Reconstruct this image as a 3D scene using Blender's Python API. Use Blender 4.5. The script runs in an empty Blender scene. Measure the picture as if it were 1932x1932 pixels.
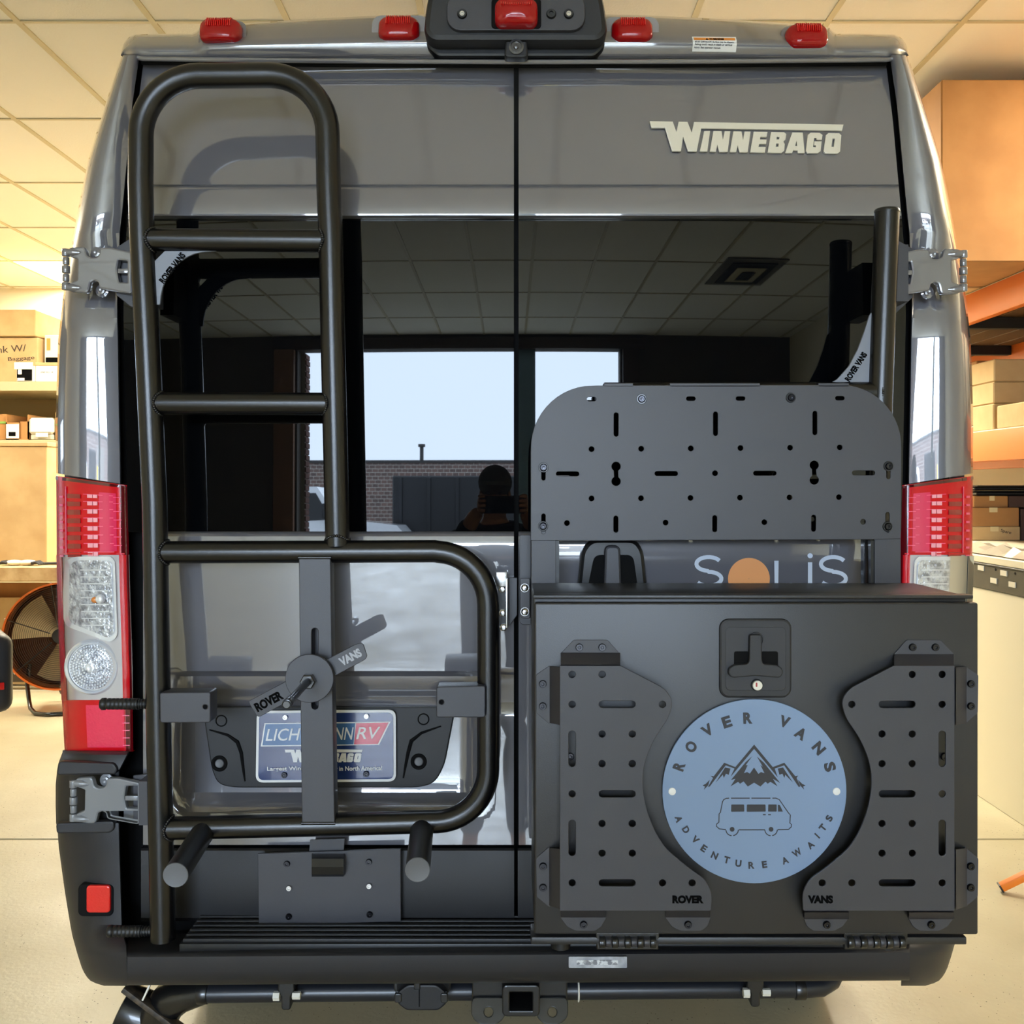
import bpy, bmesh, math, random
from mathutils import Vector, Matrix
random.seed(7)
SC = bpy.context.scene
COL = SC.collection

# ------------------------------------------------------------------ camera, sky, exposure
F, CY, CZ = 1920.0, -2.2, 1.5          # focal length in pixels of the 1932 frame, camera depth and height
cam_data = bpy.data.cameras.new('camera')
cam_data.sensor_width = 36.0
cam_data.lens = 36.0 * F / 1932
cam_data.shift_y = -48 / 1932
cam_data.clip_start = 0.02
cam_data.clip_end = 400
cam = bpy.data.objects.new('camera', cam_data)
cam.location = (0, CY, CZ)
cam.rotation_euler = (math.radians(90), 0, 0)
COL.objects.link(cam)
SC.camera = cam

world = bpy.data.worlds.new('overcast_sky')
SC.world = world
world.use_nodes = True
_bg = world.node_tree.nodes['Background']
_bg.inputs[0].default_value = (0.66, 0.81, 1.0, 1)
_bg.inputs[1].default_value = 31.0
SC.view_settings.view_transform = 'Standard'
SC.view_settings.look = 'None'
SC.view_settings.gamma = 1.0
SC.view_settings.use_curve_mapping = False
SC.view_settings.exposure = 0.0
SC.cycles.max_bounces = 7
SC.cycles.diffuse_bounces = 4
SC.cycles.glossy_bounces = 4
SC.cycles.transparent_max_bounces = 6
SC.cycles.caustics_reflective = False
SC.cycles.caustics_refractive = False
SC.cycles.sample_clamp_indirect = 6.0

CEIL = 3.60
YB, YR = 8.6, -9.6          # back wall, rear wall with the open shop door
XL, XR = -6.5, 4.0
OX0, OX1, OZ = -3.08, 1.53, 3.43   # the open shop door

# daylight through the open shop door: a portal guides the sky sampling
def area(name, loc, rot, sx, sy, power, col, portal=False):
    l = bpy.data.lights.new(name, 'AREA')
    l.shape = 'RECTANGLE'; l.size = sx; l.size_y = sy
    l.energy = power; l.color = col
    if portal: l.cycles.is_portal = True
    o = bpy.data.objects.new(name, l)
    o.location = loc; o.rotation_euler = rot
    COL.objects.link(o)
    return o
area('shop_door_portal', ((OX0 + OX1) / 2, YR - 0.02, OZ / 2), (math.radians(90), 0, math.radians(0)), OX1 - OX0, OZ, 1, (1, 1, 1), True)
TX, TY = -1.013, 2.4             # phase of the ceiling grid (0.61 x 1.22 m lay-in tiles)
TROFFERS = [(-6, 4), (-3, 2), (3, 1), (4, 3), (6, 4), (-1, 4), (7, -1), (-7, 1)]  # some unseen panels are added to brighten the back and the cartons
TROFFER_W = 160.0
WARM = (1.0, 0.94, 0.77)

# ------------------------------------------------------------------ helpers
def P(px, py, y):
    d = (y - CY) / F
    return Vector(((px - 966) * d, y, CZ + (918 - py) * d))

def lin(c):
    r = []
    for v in c[:3]:
        v = v / 255.0
        r.append(v / 12.92 if v <= 0.04045 else ((v + 0.055) / 1.055) ** 2.4)
    return (r[0], r[1], r[2], 1)

COAT_IOR = 1.5
def mat(name, col, rough=0.5, metal=0.0, coat=0.0, coat_rough=0.03, ior=1.5, spec=0.5, bump=None, var=None, emit=None, coords='Object', aniso=None, rvar=None):
    m = bpy.data.materials.new(name)
    m.use_nodes = True
    nt = m.node_tree
    b = nt.nodes['Principled BSDF']
    c = lin(col)
    b.inputs['Base Color'].default_value = c
    b.inputs['Roughness'].default_value = rough
    b.inputs['Metallic'].default_value = metal
    b.inputs['IOR'].default_value = ior
    b.inputs['Specular IOR Level'].default_value = spec
    b.inputs['Coat Weight'].default_value = coat
    b.inputs['Coat Roughness'].default_value = coat_rough
    if emit:
        b.inputs['Emission Color'].default_value = lin(emit[0])
        b.inputs['Emission Strength'].default_value = emit[1]
    if bump or var or rvar:
        tc = nt.nodes.new('ShaderNodeTexCoord')
    if var:                    # (scale, second colour, contrast lo, hi)
        n = nt.nodes.new('ShaderNodeTexNoise'); n.inputs['Scale'].default_value = var[0]; n.inputs['Detail'].default_value = 6
        nt.links.new(tc.outputs[coords], n.inputs['Vector'])
        r = nt.nodes.new('ShaderNodeValToRGB')
        lo, hi = (var[2], var[3]) if len(var) > 3 else (0.35, 0.65)
        r.color_ramp.elements[0].position = lo; r.color_ramp.elements[1].position = hi
        r.color_ramp.elements[0].color = lin(var[1]); r.color_ramp.elements[1].color = c
        nt.links.new(n.outputs['Fac'], r.inputs['Fac'])
        nt.links.new(r.outputs['Color'], b.inputs['Base Color'])
    if rvar:
        n = nt.nodes.new('ShaderNodeTexNoise'); n.inputs['Scale'].default_value = rvar[0]
        nt.links.new(tc.outputs[coords], n.inputs['Vector'])
        mr = nt.nodes.new('ShaderNodeMapRange'); mr.inputs[3].default_value = rvar[1]; mr.inputs[4].default_value = rvar[2]
        nt.links.new(n.outputs['Fac'], mr.inputs[0]); nt.links.new(mr.outputs[0], b.inputs['Roughness'])
    if bump:                   # (scale, strength, distance)
        n = nt.nodes.new('ShaderNodeTexNoise'); n.inputs['Scale'].default_value = bump[0]; n.inputs['Detail'].default_value = 3
        nt.links.new(tc.outputs[coords], n.inputs['Vector'])
        u = nt.nodes.new('ShaderNodeBump'); u.inputs['Strength'].default_value = bump[1]
        u.inputs['Distance'].default_value = bump[2] if len(bump) > 2 else 0.001
        nt.links.new(n.outputs['Fac'], u.inputs['Height']); nt.links.new(u.outputs['Normal'], b.inputs['Normal'])
    return m

def wl(o):
    v = Vector((0, 0, 0))
    while o is not None:
        v += Vector(o.location); o = o.parent
    return v

def link(name, me, parent=None, m=None, smooth=35, loc=(0, 0, 0)):
    o = bpy.data.objects.new(name, me)
    COL.objects.link(o)
    o.location = loc
    if parent is not None: o.parent = parent
    if m is not None:
        me.materials.clear(); me.materials.append(m)
    if smooth:
        for p in me.polygons: p.use_smooth = True
        me.set_sharp_from_angle(angle=math.radians(smooth))
    return o

def tag(o, label=None, cat=None, group=None, kind=None):
    if label: o['label'] = label
    if cat: o['category'] = cat
    if group: o['group'] = group
    if kind: o['kind'] = kind
    return o

def thing(name, label, cat, loc, group=None, rz=0):
    o = bpy.data.objects.new(name, None)
    COL.objects.link(o)
    o.location = loc; o.rotation_euler = (0, 0, rz)
    o.empty_display_size = 0.1
    return tag(o, label, cat, group)

def copy_tree(o, parent=None):
    c = o.copy(); COL.objects.link(c); c.parent = parent
    for ch in list(o.children): copy_tree(ch, c)
    return c

class MB:
    def __init__(self): self.v = []; self.f = []
    def add(self, vs, fs, M=None):
        k = len(self.v)
        self.v += [(M @ Vector(v) if M else Vector(v)) for v in vs]
        self.f += [tuple(i + k for i in f) for f in fs]
        return self
    def box(self, x0, x1, y0, y1, z0, z1, bev=0.0, seg=2, M=None):
        if bev <= 0:
            vs = [(x0, y0, z0), (x1, y0, z0), (x1, y1, z0), (x0, y1, z0), (x0, y0, z1), (x1, y0, z1), (x1, y1, z1), (x0, y1, z1)]
            fs = [(0, 3, 2, 1), (4, 5, 6, 7), (0, 1, 5, 4), (1, 2, 6, 5), (2, 3, 7, 6), (3, 0, 4, 7)]
            return self.add(vs, fs, M)
        bm = bmesh.new()
        bmesh.ops.create_cube(bm, size=1)
        for v in bm.verts:
            v.co = Vector(((x0 + x1) / 2 + v.co.x * (x1 - x0), (y0 + y1) / 2 + v.co.y * (y1 - y0), (z0 + z1) / 2 + v.co.z * (z1 - z0)))
        bmesh.ops.bevel(bm, geom=bm.edges[:], offset=bev, segments=seg, affect='EDGES', profile=0.5)
        self.bm(bm, M); bm.free()
        return self
    def obox(self, c, s, R=None, bev=0.0, seg=2):
        M = Matrix.Translation(Vector(c)) @ (R.to_4x4() if R is not None else Matrix.Identity(4))
        return self.box(-s[0] / 2, s[0] / 2, -s[1] / 2, s[1] / 2, -s[2] / 2, s[2] / 2, bev, seg, M)
    def bar(self, p0, p1, w, t, up=(0, 0, 1), bev=0.0):
        p0, p1 = Vector(p0), Vector(p1)
        z = (p1 - p0); L = z.length; z.normalize()
        x = Vector(up).cross(z)
        if x.length < 1e-4: x = Vector((1, 0, 0)).cross(z)
        x.normalize(); y = z.cross(x)
        M = Matrix(((x.x, y.x, z.x, 0), (x.y, y.y, z.y, 0), (x.z, y.z, z.z, 0), (0, 0, 0, 1)))
        M.translation = (p0 + p1) / 2
        return self.box(-w / 2, w / 2, -t / 2, t / 2, -L / 2, L / 2, bev, 2, M)
    def bm(self, bm, M=None):
        bm.verts.index_update()
        return self.add([v.co.copy() for v in bm.verts], [tuple(v.index for v in f.verts) for f in bm.faces], M)
    def mesh(self, me, M=None):
        return self.add([v.co.copy() for v in me.vertices], [tuple(p.vertices) for p in me.polygons], M)
    def tube(self, pts, r, n=20, caps=True, closed=False):
        pts = [Vector(p) for p in pts]
        N = len(pts)
        rs = r if isinstance(r, (list, tuple)) else [r] * N
        T = []
        for i in range(N):
            a = pts[i - 1] if (i > 0 or closed) else pts[i]
            b = pts[(i + 1) % N] if (i < N - 1 or closed) else pts[i]
            T.append((b - a).normalized())
        u = T[0].cross(Vector((0, 1, 0)))
        if u.length < 1e-3: u = T[0].cross(Vector((1, 0, 0)))
        u.normalize()
        vs = []
        for i in range(N):
            u = (u - T[i] * u.dot(T[i])).normalized()
            w = T[i].cross(u)
            for k in range(n):
                a = 2 * math.pi * k / n
                vs.append(pts[i] + (u * math.cos(a) + w * math.sin(a)) * rs[i])
        fs = []
        for i in range(N if closed else N - 1):
            j = (i + 1) % N
            for k in range(n):
                l = (k + 1) % n
                fs.append((i * n + k, i * n + l, j * n + l, j * n + k))
        if caps and not closed:
            fs.append(tuple(range(n - 1, -1, -1)))
            fs.append(tuple((N - 1) * n + k for k in range(n)))
        return self.add(vs, fs)
    def cyl(self, p0, p1, r, n=24, r1=None, bev=0.0):
        p0, p1 = Vector(p0), Vector(p1)
        d = (p1 - p0); L = d.length; d.normalize()
        r1 = r if r1 is None else r1
        prof = [(0, 0), (r, 0), (r1, L), (0, L)]
        if bev: prof = [(0, 0), (r - bev, 0), (r - bev * .3, bev * .3), (r, bev), (r1, L - bev), (r1 - bev * .3, L - bev * .3), (r1 - bev, L), (0, L)]
        return self.lathe(prof, p0, d, n)
    def lathe(self, prof, o, axis, n=32):
        o, z = Vector(o), Vector(axis).normalized()
        x = z.cross(Vector((0, 0, 1)))
        if x.length < 1e-3: x = z.cross(Vector((1, 0, 0)))
        x.normalize(); y = z.cross(x)
        vs, rows = [], []
        for (r, h) in prof:
            if r < 1e-7:
                rows.append([len(vs)]); vs.append(o + z * h)
            else:
                rows.append(list(range(len(vs), len(vs) + n)))
                vs += [o + z * h + (x * math.cos(2 * math.pi * k / n) + y * math.sin(2 * math.pi * k / n)) * r for k in range(n)]
        fs = []
        for a, b in zip(rows, rows[1:]):
            for k in range(n):
                l = (k + 1) % n
                if len(a) == 1 and len(b) == 1: continue
                if len(a) == 1: fs.append((a[0], b[k], b[l]))
                elif len(b) == 1: fs.append((a[k], b[0], a[l]))
                else: fs.append((a[k], b[k], b[l], a[l]))
        return self.add(vs, fs)
    def prism(self, poly, vec):
        vec = Vector(vec); n = len(poly)
        vs = [Vector(p) for p in poly] + [Vector(p) + vec for p in poly]
        fs = [tuple(range(n)), tuple(range(2 * n - 1, n - 1, -1))]
        for k in range(n):
            l = (k + 1) % n
            fs.append((k, k + n, l + n, l))
        return self.add(vs, fs)
    def grid(self, rows, loop=False):
        m = len(rows[0])
        vs = [p for r in rows for p in r]
        fs = []
        for i in range(len(rows) - 1):
            for k in range(m if loop else m - 1):
                l = (k + 1) % m
                fs.append((i * m + k, i * m + l, (i + 1) * m + l, (i + 1) * m + k))
        return self.add(vs, fs)
    def skin(self, rows, back=(0, 0.03, 0)):
        """a sheet from rows of points, its rim turned back by `back`"""
        m, n = len(rows[0]), len(rows)
        k0 = len(self.v)
        self.grid(rows)
        bk = Vector(back)
        ring = [k for k in range(m)] + [i * m + m - 1 for i in range(1, n)] + [(n - 1) * m + k for k in range(m - 2, -1, -1)] + [i * m for i in range(n - 2, 0, -1)]
        pts = [self.v[k0 + i] for i in ring]
        b0 = len(self.v)
        self.v += [p + bk for p in pts]
        q = len(ring)
        for i in range(q):
            j = (i + 1) % q
            self.f.append((k0 + ring[j], k0 + ring[i], b0 + i, b0 + j))
        return self
    def sph(self, c, r, n=16, m=10, sc=(1, 1, 1)):
        prof = [(r * math.sin(math.pi * i / m), -r * math.cos(math.pi * i / m)) for i in range(m + 1)]
        prof[0] = (0, -r); prof[-1] = (0, r)
        k = len(self.v)
        self.lathe(prof, (0, 0, 0), (0, 0, 1), n)
        for i in range(k, len(self.v)):
            v = self.v[i]
            self.v[i] = Vector((v.x * sc[0], v.y * sc[1], v.z * sc[2])) + Vector(c)
        return self
    def torus(self, c, axis, R, r, n=48, m=8):
        z = Vector(axis).normalized()
        x = z.cross(Vector((0, 0, 1)))
        if x.length < 1e-3: x = z.cross(Vector((1, 0, 0)))
        x.normalize(); y = z.cross(x)
        return self.tube([Vector(c) + (x * math.cos(2 * math.pi * k / n) + y * math.sin(2 * math.pi * k / n)) * R for k in range(n)], r, m, False, True)
    def mirror(self, xc):
        self.v = [Vector((2 * xc - v.x, v.y, v.z)) for v in self.v]
        self.f = [tuple(reversed(f)) for f in self.f]
        return self
    def build(self, name, m, parent=None, smooth=35, off=None, fix=True):
        w = wl(parent) if off is None else Vector(off)
        me = bpy.data.meshes.new(name)
        me.from_pydata([v - w for v in self.v], [], self.f)
        if fix:
            bm = bmesh.new(); bm.from_mesh(me)
            bmesh.ops.recalc_face_normals(bm, faces=bm.faces[:])
            bm.to_mesh(me); bm.free()
        return link(name, me, parent, m, smooth)

# flat outlines with holes -> plates
def circle(cx, cy, r, n=20): return [(cx + r * math.cos(2 * math.pi * k / n), cy + r * math.sin(2 * math.pi * k / n)) for k in range(n)]
def slot(cx, cy, w, h, n=8):
    r = min(w, h) / 2
    pts = []
    if w >= h: ends = [(cx + w / 2 - r, cy, -90), (cx - w / 2 + r, cy, 90)]
    else: ends = [(cx, cy + h / 2 - r, 0), (cx, cy - h / 2 + r, 180)]
    for (x, y, a0) in ends:
        for k in range(n + 1):
            a = math.radians(a0 + 180 * k / n)
            pts.append((x + r * math.cos(a), y + r * math.sin(a)))
    return pts
def rrect(cx, cy, w, h, r, n=5):
    pts = []
    for (sx, sy, a0) in ((1, 1, 0), (-1, 1, 90), (-1, -1, 180), (1, -1, 270)):
        for k in range(n + 1):
            a = math.radians(a0 + 90 * k / n)
            pts.append((cx + sx * (w / 2 - r) + r * math.cos(a), cy + sy * (h / 2 - r) + r * math.sin(a)))
    return pts
def rounded(poly, rad, n=6):
    """round every corner of a polygon; rad is a number or one per corner"""
    out = []; N = len(poly)
    for i in range(N):
        r = rad[i] if isinstance(rad, (list, tuple)) else rad
        p = Vector(poly[i]); a = Vector(poly[i - 1]); b = Vector(poly[(i + 1) % N])
        if r <= 0: out.append(tuple(p)); continue
        da, db = (a - p), (b - p)
        t = min(r, da.length * .48, db.length * .48)
        s, e = p + da.normalized() * t, p + db.normalized() * t
        for k in range(n + 1):
            q = k / n
            out.append(tuple(s * (1 - q) ** 2 + p * 2 * q * (1 - q) + e * q * q))
    return out

def curve_mesh(name, polys, thick, bevel=0.0):
    c = bpy.data.curves.new(name, 'CURVE')
    c.dimensions = '2D'; c.fill_mode = 'BOTH'
    c.extrude = max(thick / 2 - bevel, 0); c.bevel_depth = bevel; c.bevel_resolution = 1
    for p in polys:
        s = c.splines.new('POLY'); s.points.add(len(p) - 1)
        for q, (x, y) in zip(s.points, p): q.co = (x, y, 0, 1)
        s.use_cyclic_u = True
    o = bpy.data.objects.new(name, c)
    me = bpy.data.meshes.new_from_object(o)
    bpy.data.objects.remove(o); bpy.data.curves.remove(c)
    me.name = name
    return me

def face_cam(y, x=0, z=0):
    """u -> +x, v -> +z, w -> toward the viewer (-y)"""
    return Matrix(((1, 0, 0, x), (0, 0, -1, y), (0, 1, 0, z), (0, 0, 0, 1)))

def uv(y):
    d = (y - CY) / F
    return lambda px, py: ((px - 966) * d, CZ + (918 - py) * d)

def plate_px(name, y, polys, thick, m, parent, bevel=0.0, M=None, smooth=30):
    """a plate parallel to the van's rear: outlines in image measure at its own depth y (front face), thickness behind it"""
    k = uv(y)
    pp = [[k(*q) for q in p] for p in polys]
    me = curve_mesh(name, pp, thick, bevel)
    T = face_cam(y + thick / 2)
    if M is not None: T = M @ T
    me.transform(Matrix.Translation(-wl(parent)) @ T)
    return link(name, me, parent, m, smooth)

def text_mesh(s, w, h, thick=0.001, weight=0.0, slant=0.0, spacing=1.0):
    c = bpy.data.curves.new('txt', 'FONT')
    c.body = s; c.size = 1; c.extrude = 0.02; c.offset = weight; c.shear = slant; c.space_character = spacing
    c.align_x = 'CENTER'; c.align_y = 'CENTER'; c.resolution_u = 4
    o = bpy.data.objects.new('txt', c)
    me = bpy.data.meshes.new_from_object(o)
    bpy.data.objects.remove(o); bpy.data.curves.remove(c)
    xs = [v.co.x for v in me.vertices]; ys = [v.co.y for v in me.vertices]
    cx, cy = (min(xs) + max(xs)) / 2, (min(ys) + max(ys)) / 2
    fx = w / (max(xs) - min(xs)); fy = (h / (max(ys) - min(ys))) if h else fx
    for v in me.vertices: v.co = Vector(((v.co.x - cx) * fx, (v.co.y - cy) * fy, v.co.z / 0.02 * thick / 2))
    return me

def text_px(name, s, y, px, py, w, h, m, parent, ang=0, weight=0.0, slant=0.0, thick=0.0012, spacing=1.0, M=None):
    d = (y - CY) / F
    me = text_mesh(s, w * d, h * d if h else None, thick, weight, slant, spacing)
    me.transform(Matrix.Rotation(math.radians(ang), 4, 'Z'))
    p = P(px, py, y)
    T = face_cam(y, p.x, p.z)
    if M is not None: T = M @ T
    me.transform(Matrix.Translation(-wl(parent)) @ T)
    return link(name, me, parent, m, 0)

def inst(name, me, loc, parent, rot=None):
    o = bpy.data.objects.new(name, me)
    COL.objects.link(o)
    o.parent = parent
    o.location = Vector(loc) - wl(parent)
    if rot is not None: o.rotation_euler = rot
    return o

def interp(tab, x):
    if x <= tab[0][0]: return tab[0][1]
    for (a, va), (b, vb) in zip(tab, tab[1:]):
        if x <= b: return va + (vb - va) * (x - a) / (b - a)
    return tab[-1][1]
def sstep(a, b, x):
    t = max(0, min(1, (x - a) / (b - a))); return t * t * (3 - 2 * t)

# ------------------------------------------------------------------ materials
PAINT = mat('graphite_van_paint', (100, 100, 108), rough=0.35, coat=1.0, coat_rough=0.02)
PAINT.node_tree.nodes['Principled BSDF'].inputs['Coat IOR'].default_value = 2.2
GLASS_T = mat('privacy_glass', (5, 6, 8), rough=0.012, ior=1.5, spec=0.42)
BLACKP = mat('black_textured_plastic', (26, 26, 29), rough=0.48, bump=(700, 0.25, 0.0006))
BLACKG = mat('black_rubber_seal', (5, 5, 6), rough=0.8, spec=0.2)
POWDER = mat('black_powder_coat', (9, 9, 11), rough=0.25, spec=0.6, bump=(900, 0.3, 0.0005))
POWDERF = mat('black_powder_sheet', (44, 44, 51), rough=0.45, spec=0.7, bump=(800, 0.25, 0.0005))
RUBBER = mat('black_rubber_grip', (17, 17, 18), rough=0.45)
STEEL = mat('bright_zinc_steel', (205, 205, 205), rough=0.25, metal=1.0)
DARKSTEEL = mat('dark_steel_screw', (62, 62, 66), rough=0.2, metal=1.0)
CAPGREY = mat('grey_end_cap', (105, 107, 112), rough=0.5)
REDLENS = mat('red_lamp_lens', (215, 6, 24), rough=0.25, coat=0.35, spec=0.3)
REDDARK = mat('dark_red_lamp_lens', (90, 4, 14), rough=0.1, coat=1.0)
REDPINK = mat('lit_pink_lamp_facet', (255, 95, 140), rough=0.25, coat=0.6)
REDMARK = mat('red_clearance_lens', (165, 3, 9), rough=0.15, coat=0.35, spec=0.4)
SILVER = mat('lamp_reflector_silver', (238, 240, 244), rough=0.2, metal=0.35, coat=1.0)
FACET = mat('lamp_prism_facet', (232, 235, 240), rough=0.12, metal=0.45, coat=1.0, bump=(95, 1.0, 0.006), var=(70, (150, 152, 160), 0.35, 0.6))
AMBER = mat('amber_bulb', (235, 140, 60), rough=0.2, coat=0.5)
BRIGHTLETTER = mat('satin_silver_letter', (238, 234, 222), rough=0.35, metal=0.3)
WHITEP = mat('white_print', (240, 240, 240), rough=0.5)
BLACKPRINT = mat('black_print', (5, 5, 6), rough=0.9, spec=0.1)
GREYPRINT = mat('grey_print', (95, 95, 100), rough=0.5)
ORANGEP = mat('orange_print', (240, 150, 60), rough=0.5)
BLUEGREY = mat('blue_grey_powder', (128, 152, 188), rough=0.45, spec=0.5, bump=(800, 0.2, 0.0005))
REFL_RED = mat('red_reflector', (225, 30, 28), rough=0.15, coat=1.0, bump=(250, 0.5, 0.001))
CLEAR = bpy.data.materials.new('clear_lamp_cover'); CLEAR.use_nodes = True
_nt = CLEAR.node_tree
for _n in list(_nt.nodes):
    if _n.type == 'BSDF_PRINCIPLED': _nt.nodes.remove(_n)
_out = [n for n in _nt.nodes if n.type == 'OUTPUT_MATERIAL'][0]
_t = _nt.nodes.new('ShaderNodeBsdfTransparent'); _g = _nt.nodes.new('ShaderNodeBsdfGlossy'); _g.inputs['Roughness'].default_value = 0.03
_fr = _nt.nodes.new('ShaderNodeFresnel'); _fr.inputs['IOR'].default_value = 1.35
_mx = _nt.nodes.new('ShaderNodeMixShader')
_nt.links.new(_fr.outputs[0], _mx.inputs[0]); _nt.links.new(_t.outputs[0], _mx.inputs[1]); _nt.links.new(_g.outputs[0], _mx.inputs[2]); _nt.links.new(_mx.outputs[0], _out.inputs[0])
CARD = mat('cardboard', (200, 170, 122), rough=0.8, var=(6, (188, 156, 108)))
CARD2 = mat('brown_cardboard', (172, 124, 72), rough=0.8, var=(5, (160, 112, 62)))
TAPE = mat('packing_tape', (222, 200, 150), rough=0.3)
WOOD = mat('pale_wood', (205, 180, 135), rough=0.6, var=(12, (180, 150, 105)))
WALLM = mat('cream_wall_paint', (222, 212, 186), rough=0.7)
ORANGE = mat('orange_rack_enamel', (228, 122, 52), rough=0.4)
DARKM = mat('dark_room_metal', (40, 38, 36), rough=0.5)
CREAMPANEL = mat('cream_panel', (236, 227, 198), rough=0.55)
WHITEBOX = mat('white_box', (236, 232, 220), rough=0.6)
# ------------------------------------------------------------------ the setting
def struct(o): o['kind'] = 'structure'; return o

# floor: concrete slabs with open joints
FLOORM = mat('worn_concrete', (202, 192, 162), rough=0.42, var=(2.2, (186, 174, 142), 0.3, 0.7), bump=(60, 0.25, 0.004), rvar=(4, 0.3, 0.6))
_nt = FLOORM.node_tree; _b = _nt.nodes['Principled BSDF']
_tc = [n for n in _nt.nodes if n.type == 'TEX_COORD'][0]
_v = _nt.nodes.new('ShaderNodeTexVoronoi'); _v.inputs['Scale'].default_value = 55
_vn = _nt.nodes.new('ShaderNodeTexNoise'); _vn.inputs['Scale'].default_value = 7; _vn.inputs['Detail'].default_value = 4
_sub = _nt.nodes.new('ShaderNodeMath'); _sub.operation = 'MULTIPLY_ADD'; _sub.inputs[1].default_value = 0.30; _sub.inputs[2].default_value = -0.07
_cmp = _nt.nodes.new('ShaderNodeMath'); _cmp.operation = 'LESS_THAN'
_nt.links.new(_tc.outputs['Object'], _v.inputs['Vector']); _nt.links.new(_tc.outputs['Object'], _vn.inputs['Vector'])
_nt.links.new(_vn.outputs['Fac'], _sub.inputs[0]); _nt.links.new(_v.outputs['Distance'], _cmp.inputs[0]); _nt.links.new(_sub.outputs[0], _cmp.inputs[1])
_mix = _nt.nodes.new('ShaderNodeMix'); _mix.data_type = 'RGBA'
_src = _b.inputs['Base Color'].links[0].from_socket
_nt.links.new(_cmp.outputs[0], _mix.inputs[0]); _nt.links.new(_src, _mix.inputs[6]); _mix.inputs[7].default_value = lin((92, 80, 58))
_nt.links.new(_mix.outputs[2], _b.inputs['Base Color'])
JOINT = mat('joint_filler', (120, 105, 70), rough=0.9)
fl = MB().box(XL, XR, YR, YB, -0.2, -0.03).build('floor', JOINT, None, 0); struct(fl)
jx = [XL, XR]; jy = [YR, -6.2, -2.0, 2.13, 5.3, YB]
for a, b in zip(jx, jx[1:]):
    for c, d in zip(jy, jy[1:]):
        g = 0.006
        MB().box(a + g, b - g, c + g, d - g, -0.03, 0.0, 0.004, 1).build('slab', FLOORM, fl, 30)

# ceiling: lay-in tiles in a T-bar grid
TILE = mat('ceiling_tile', (240, 236, 224), rough=0.85, bump=(120, 0.4, 0.003))
TBAR = mat('ceiling_grid_bar', (196, 184, 150), rough=0.5)
CEILB = mat('ceiling_void', (60, 55, 45), rough=0.9)
ce = MB().box(XL, XR, YR, YB, CEIL + 0.05, CEIL + 0.2).build('ceiling', CEILB, None, 0); struct(ce)
tile_me = None
i0, i1 = math.floor((XL - TX) / .61), math.ceil((XR - TX) / .61)
j0, j1 = math.floor((YR - TY) / 1.22), math.ceil((YB - TY) / 1.22)
for i in range(i0, i1):
    for j in range(j0, j1):
        if (i, j) in TROFFERS: continue
        xa, xb = max(XL, TX + .61 * i), min(XR, TX + .61 * i + .61)
        ya, yb = max(YR, TY + 1.22 * j), min(YB, TY + 1.22 * j + 1.22)
        if xb - xa < .03 or yb - ya < .03: continue
        if xb - xa > .6 and yb - ya > 1.2:
            if tile_me is None:
                o = MB().box(-.304, .304, -.609, .609, 0.004, .02).build('tile', TILE, ce, 0); tile_me = o.data
                o.location = ((xa + xb) / 2, (ya + yb) / 2, CEIL)
            else: inst('tile', tile_me, ((xa + xb) / 2, (ya + yb) / 2, CEIL), ce)
        else: MB().box(xa, xb, ya, yb, CEIL + .004, CEIL + .02).build('tile', TILE, ce, 0)
for i in range(i0, i1 + 1):
    x = TX + .61 * i
    if XL < x < XR: MB().box(x - .014, x + .014, YR, YB, CEIL - .003, CEIL + .004).build('grid_bar', TBAR, ce, 0)
for j in range(j0, j1 + 1):
    y = TY + 1.22 * j
    if YR < y < YB: MB().box(XL, XR, y - .010, y + .010, CEIL - .0025, CEIL + .0045).build('grid_bar', TBAR, ce, 0)
DIFF = mat('lit_diffuser', (255, 244, 214), emit=((255, 238, 200), 5.0))
for n, (i, j) in enumerate(TROFFERS):
    x, y = TX + .61 * i + .305, TY + 1.22 * j + .61
    names = {(-6, 4): 'lit ceiling light panel near the back wall, left of the van', 
             (-3, 2): 'lit ceiling light panel above the left side of the van roof', (3, 1): 'lit ceiling light panel over the right side of the van roof',
             (4, 3): 'lit ceiling light panel over the aisle beside the orange rack', (6, 4): 'lit ceiling light panel over the far end of the orange rack', (-1, 4): 'added unseen ceiling light panel beyond the van roof', (-7, 1): 'added unseen ceiling light panel above the parked van at far left', (7, -1): 'added unseen ceiling light panel that brightens the front of the huge carton'}
    t = thing('ceiling_light', names[(i, j)], 'light', (x, y, CEIL), 'ceiling light panels')
    MB().box(x - .30, x + .30, y - .605, y + .605, CEIL + .006, CEIL + .049).build('housing', WHITEBOX, t, 0)
    MB().box(x - .285, x + .285, y - .59, y + .59, CEIL - .002, CEIL + .005).build('diffuser', DIFF, t, 0)
    l = area('troffer_lamp', (x, y, CEIL - .012), (0, 0, 0), .55, 1.15, TROFFER_W, WARM)
    l.parent = t; l.location = (0, 0, -.012)

# a square supply-air vent in the ceiling behind the camera (it mirrors in the right window)
vt = thing('ceiling_vent', 'square white air vent in the ceiling behind the photographer', 'vent', (2.41, -6.4, CEIL))
MB().box(2.10, 2.72, -6.9, -5.95, CEIL - .012, CEIL - .003).build('vent_frame', mat('grey_vent', (120, 115, 105), rough=.4), vt, 0)
for k in range(1, 4):
    MB().box(2.10 + .08 * k, 2.72 - .08 * k, -6.9 + .11 * k, -5.95 - .11 * k, CEIL - .012 - .012 * k, CEIL - .008 - .012 * k).build('vent_louver', DARKM if k % 2 else TBAR, vt, 0)

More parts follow.
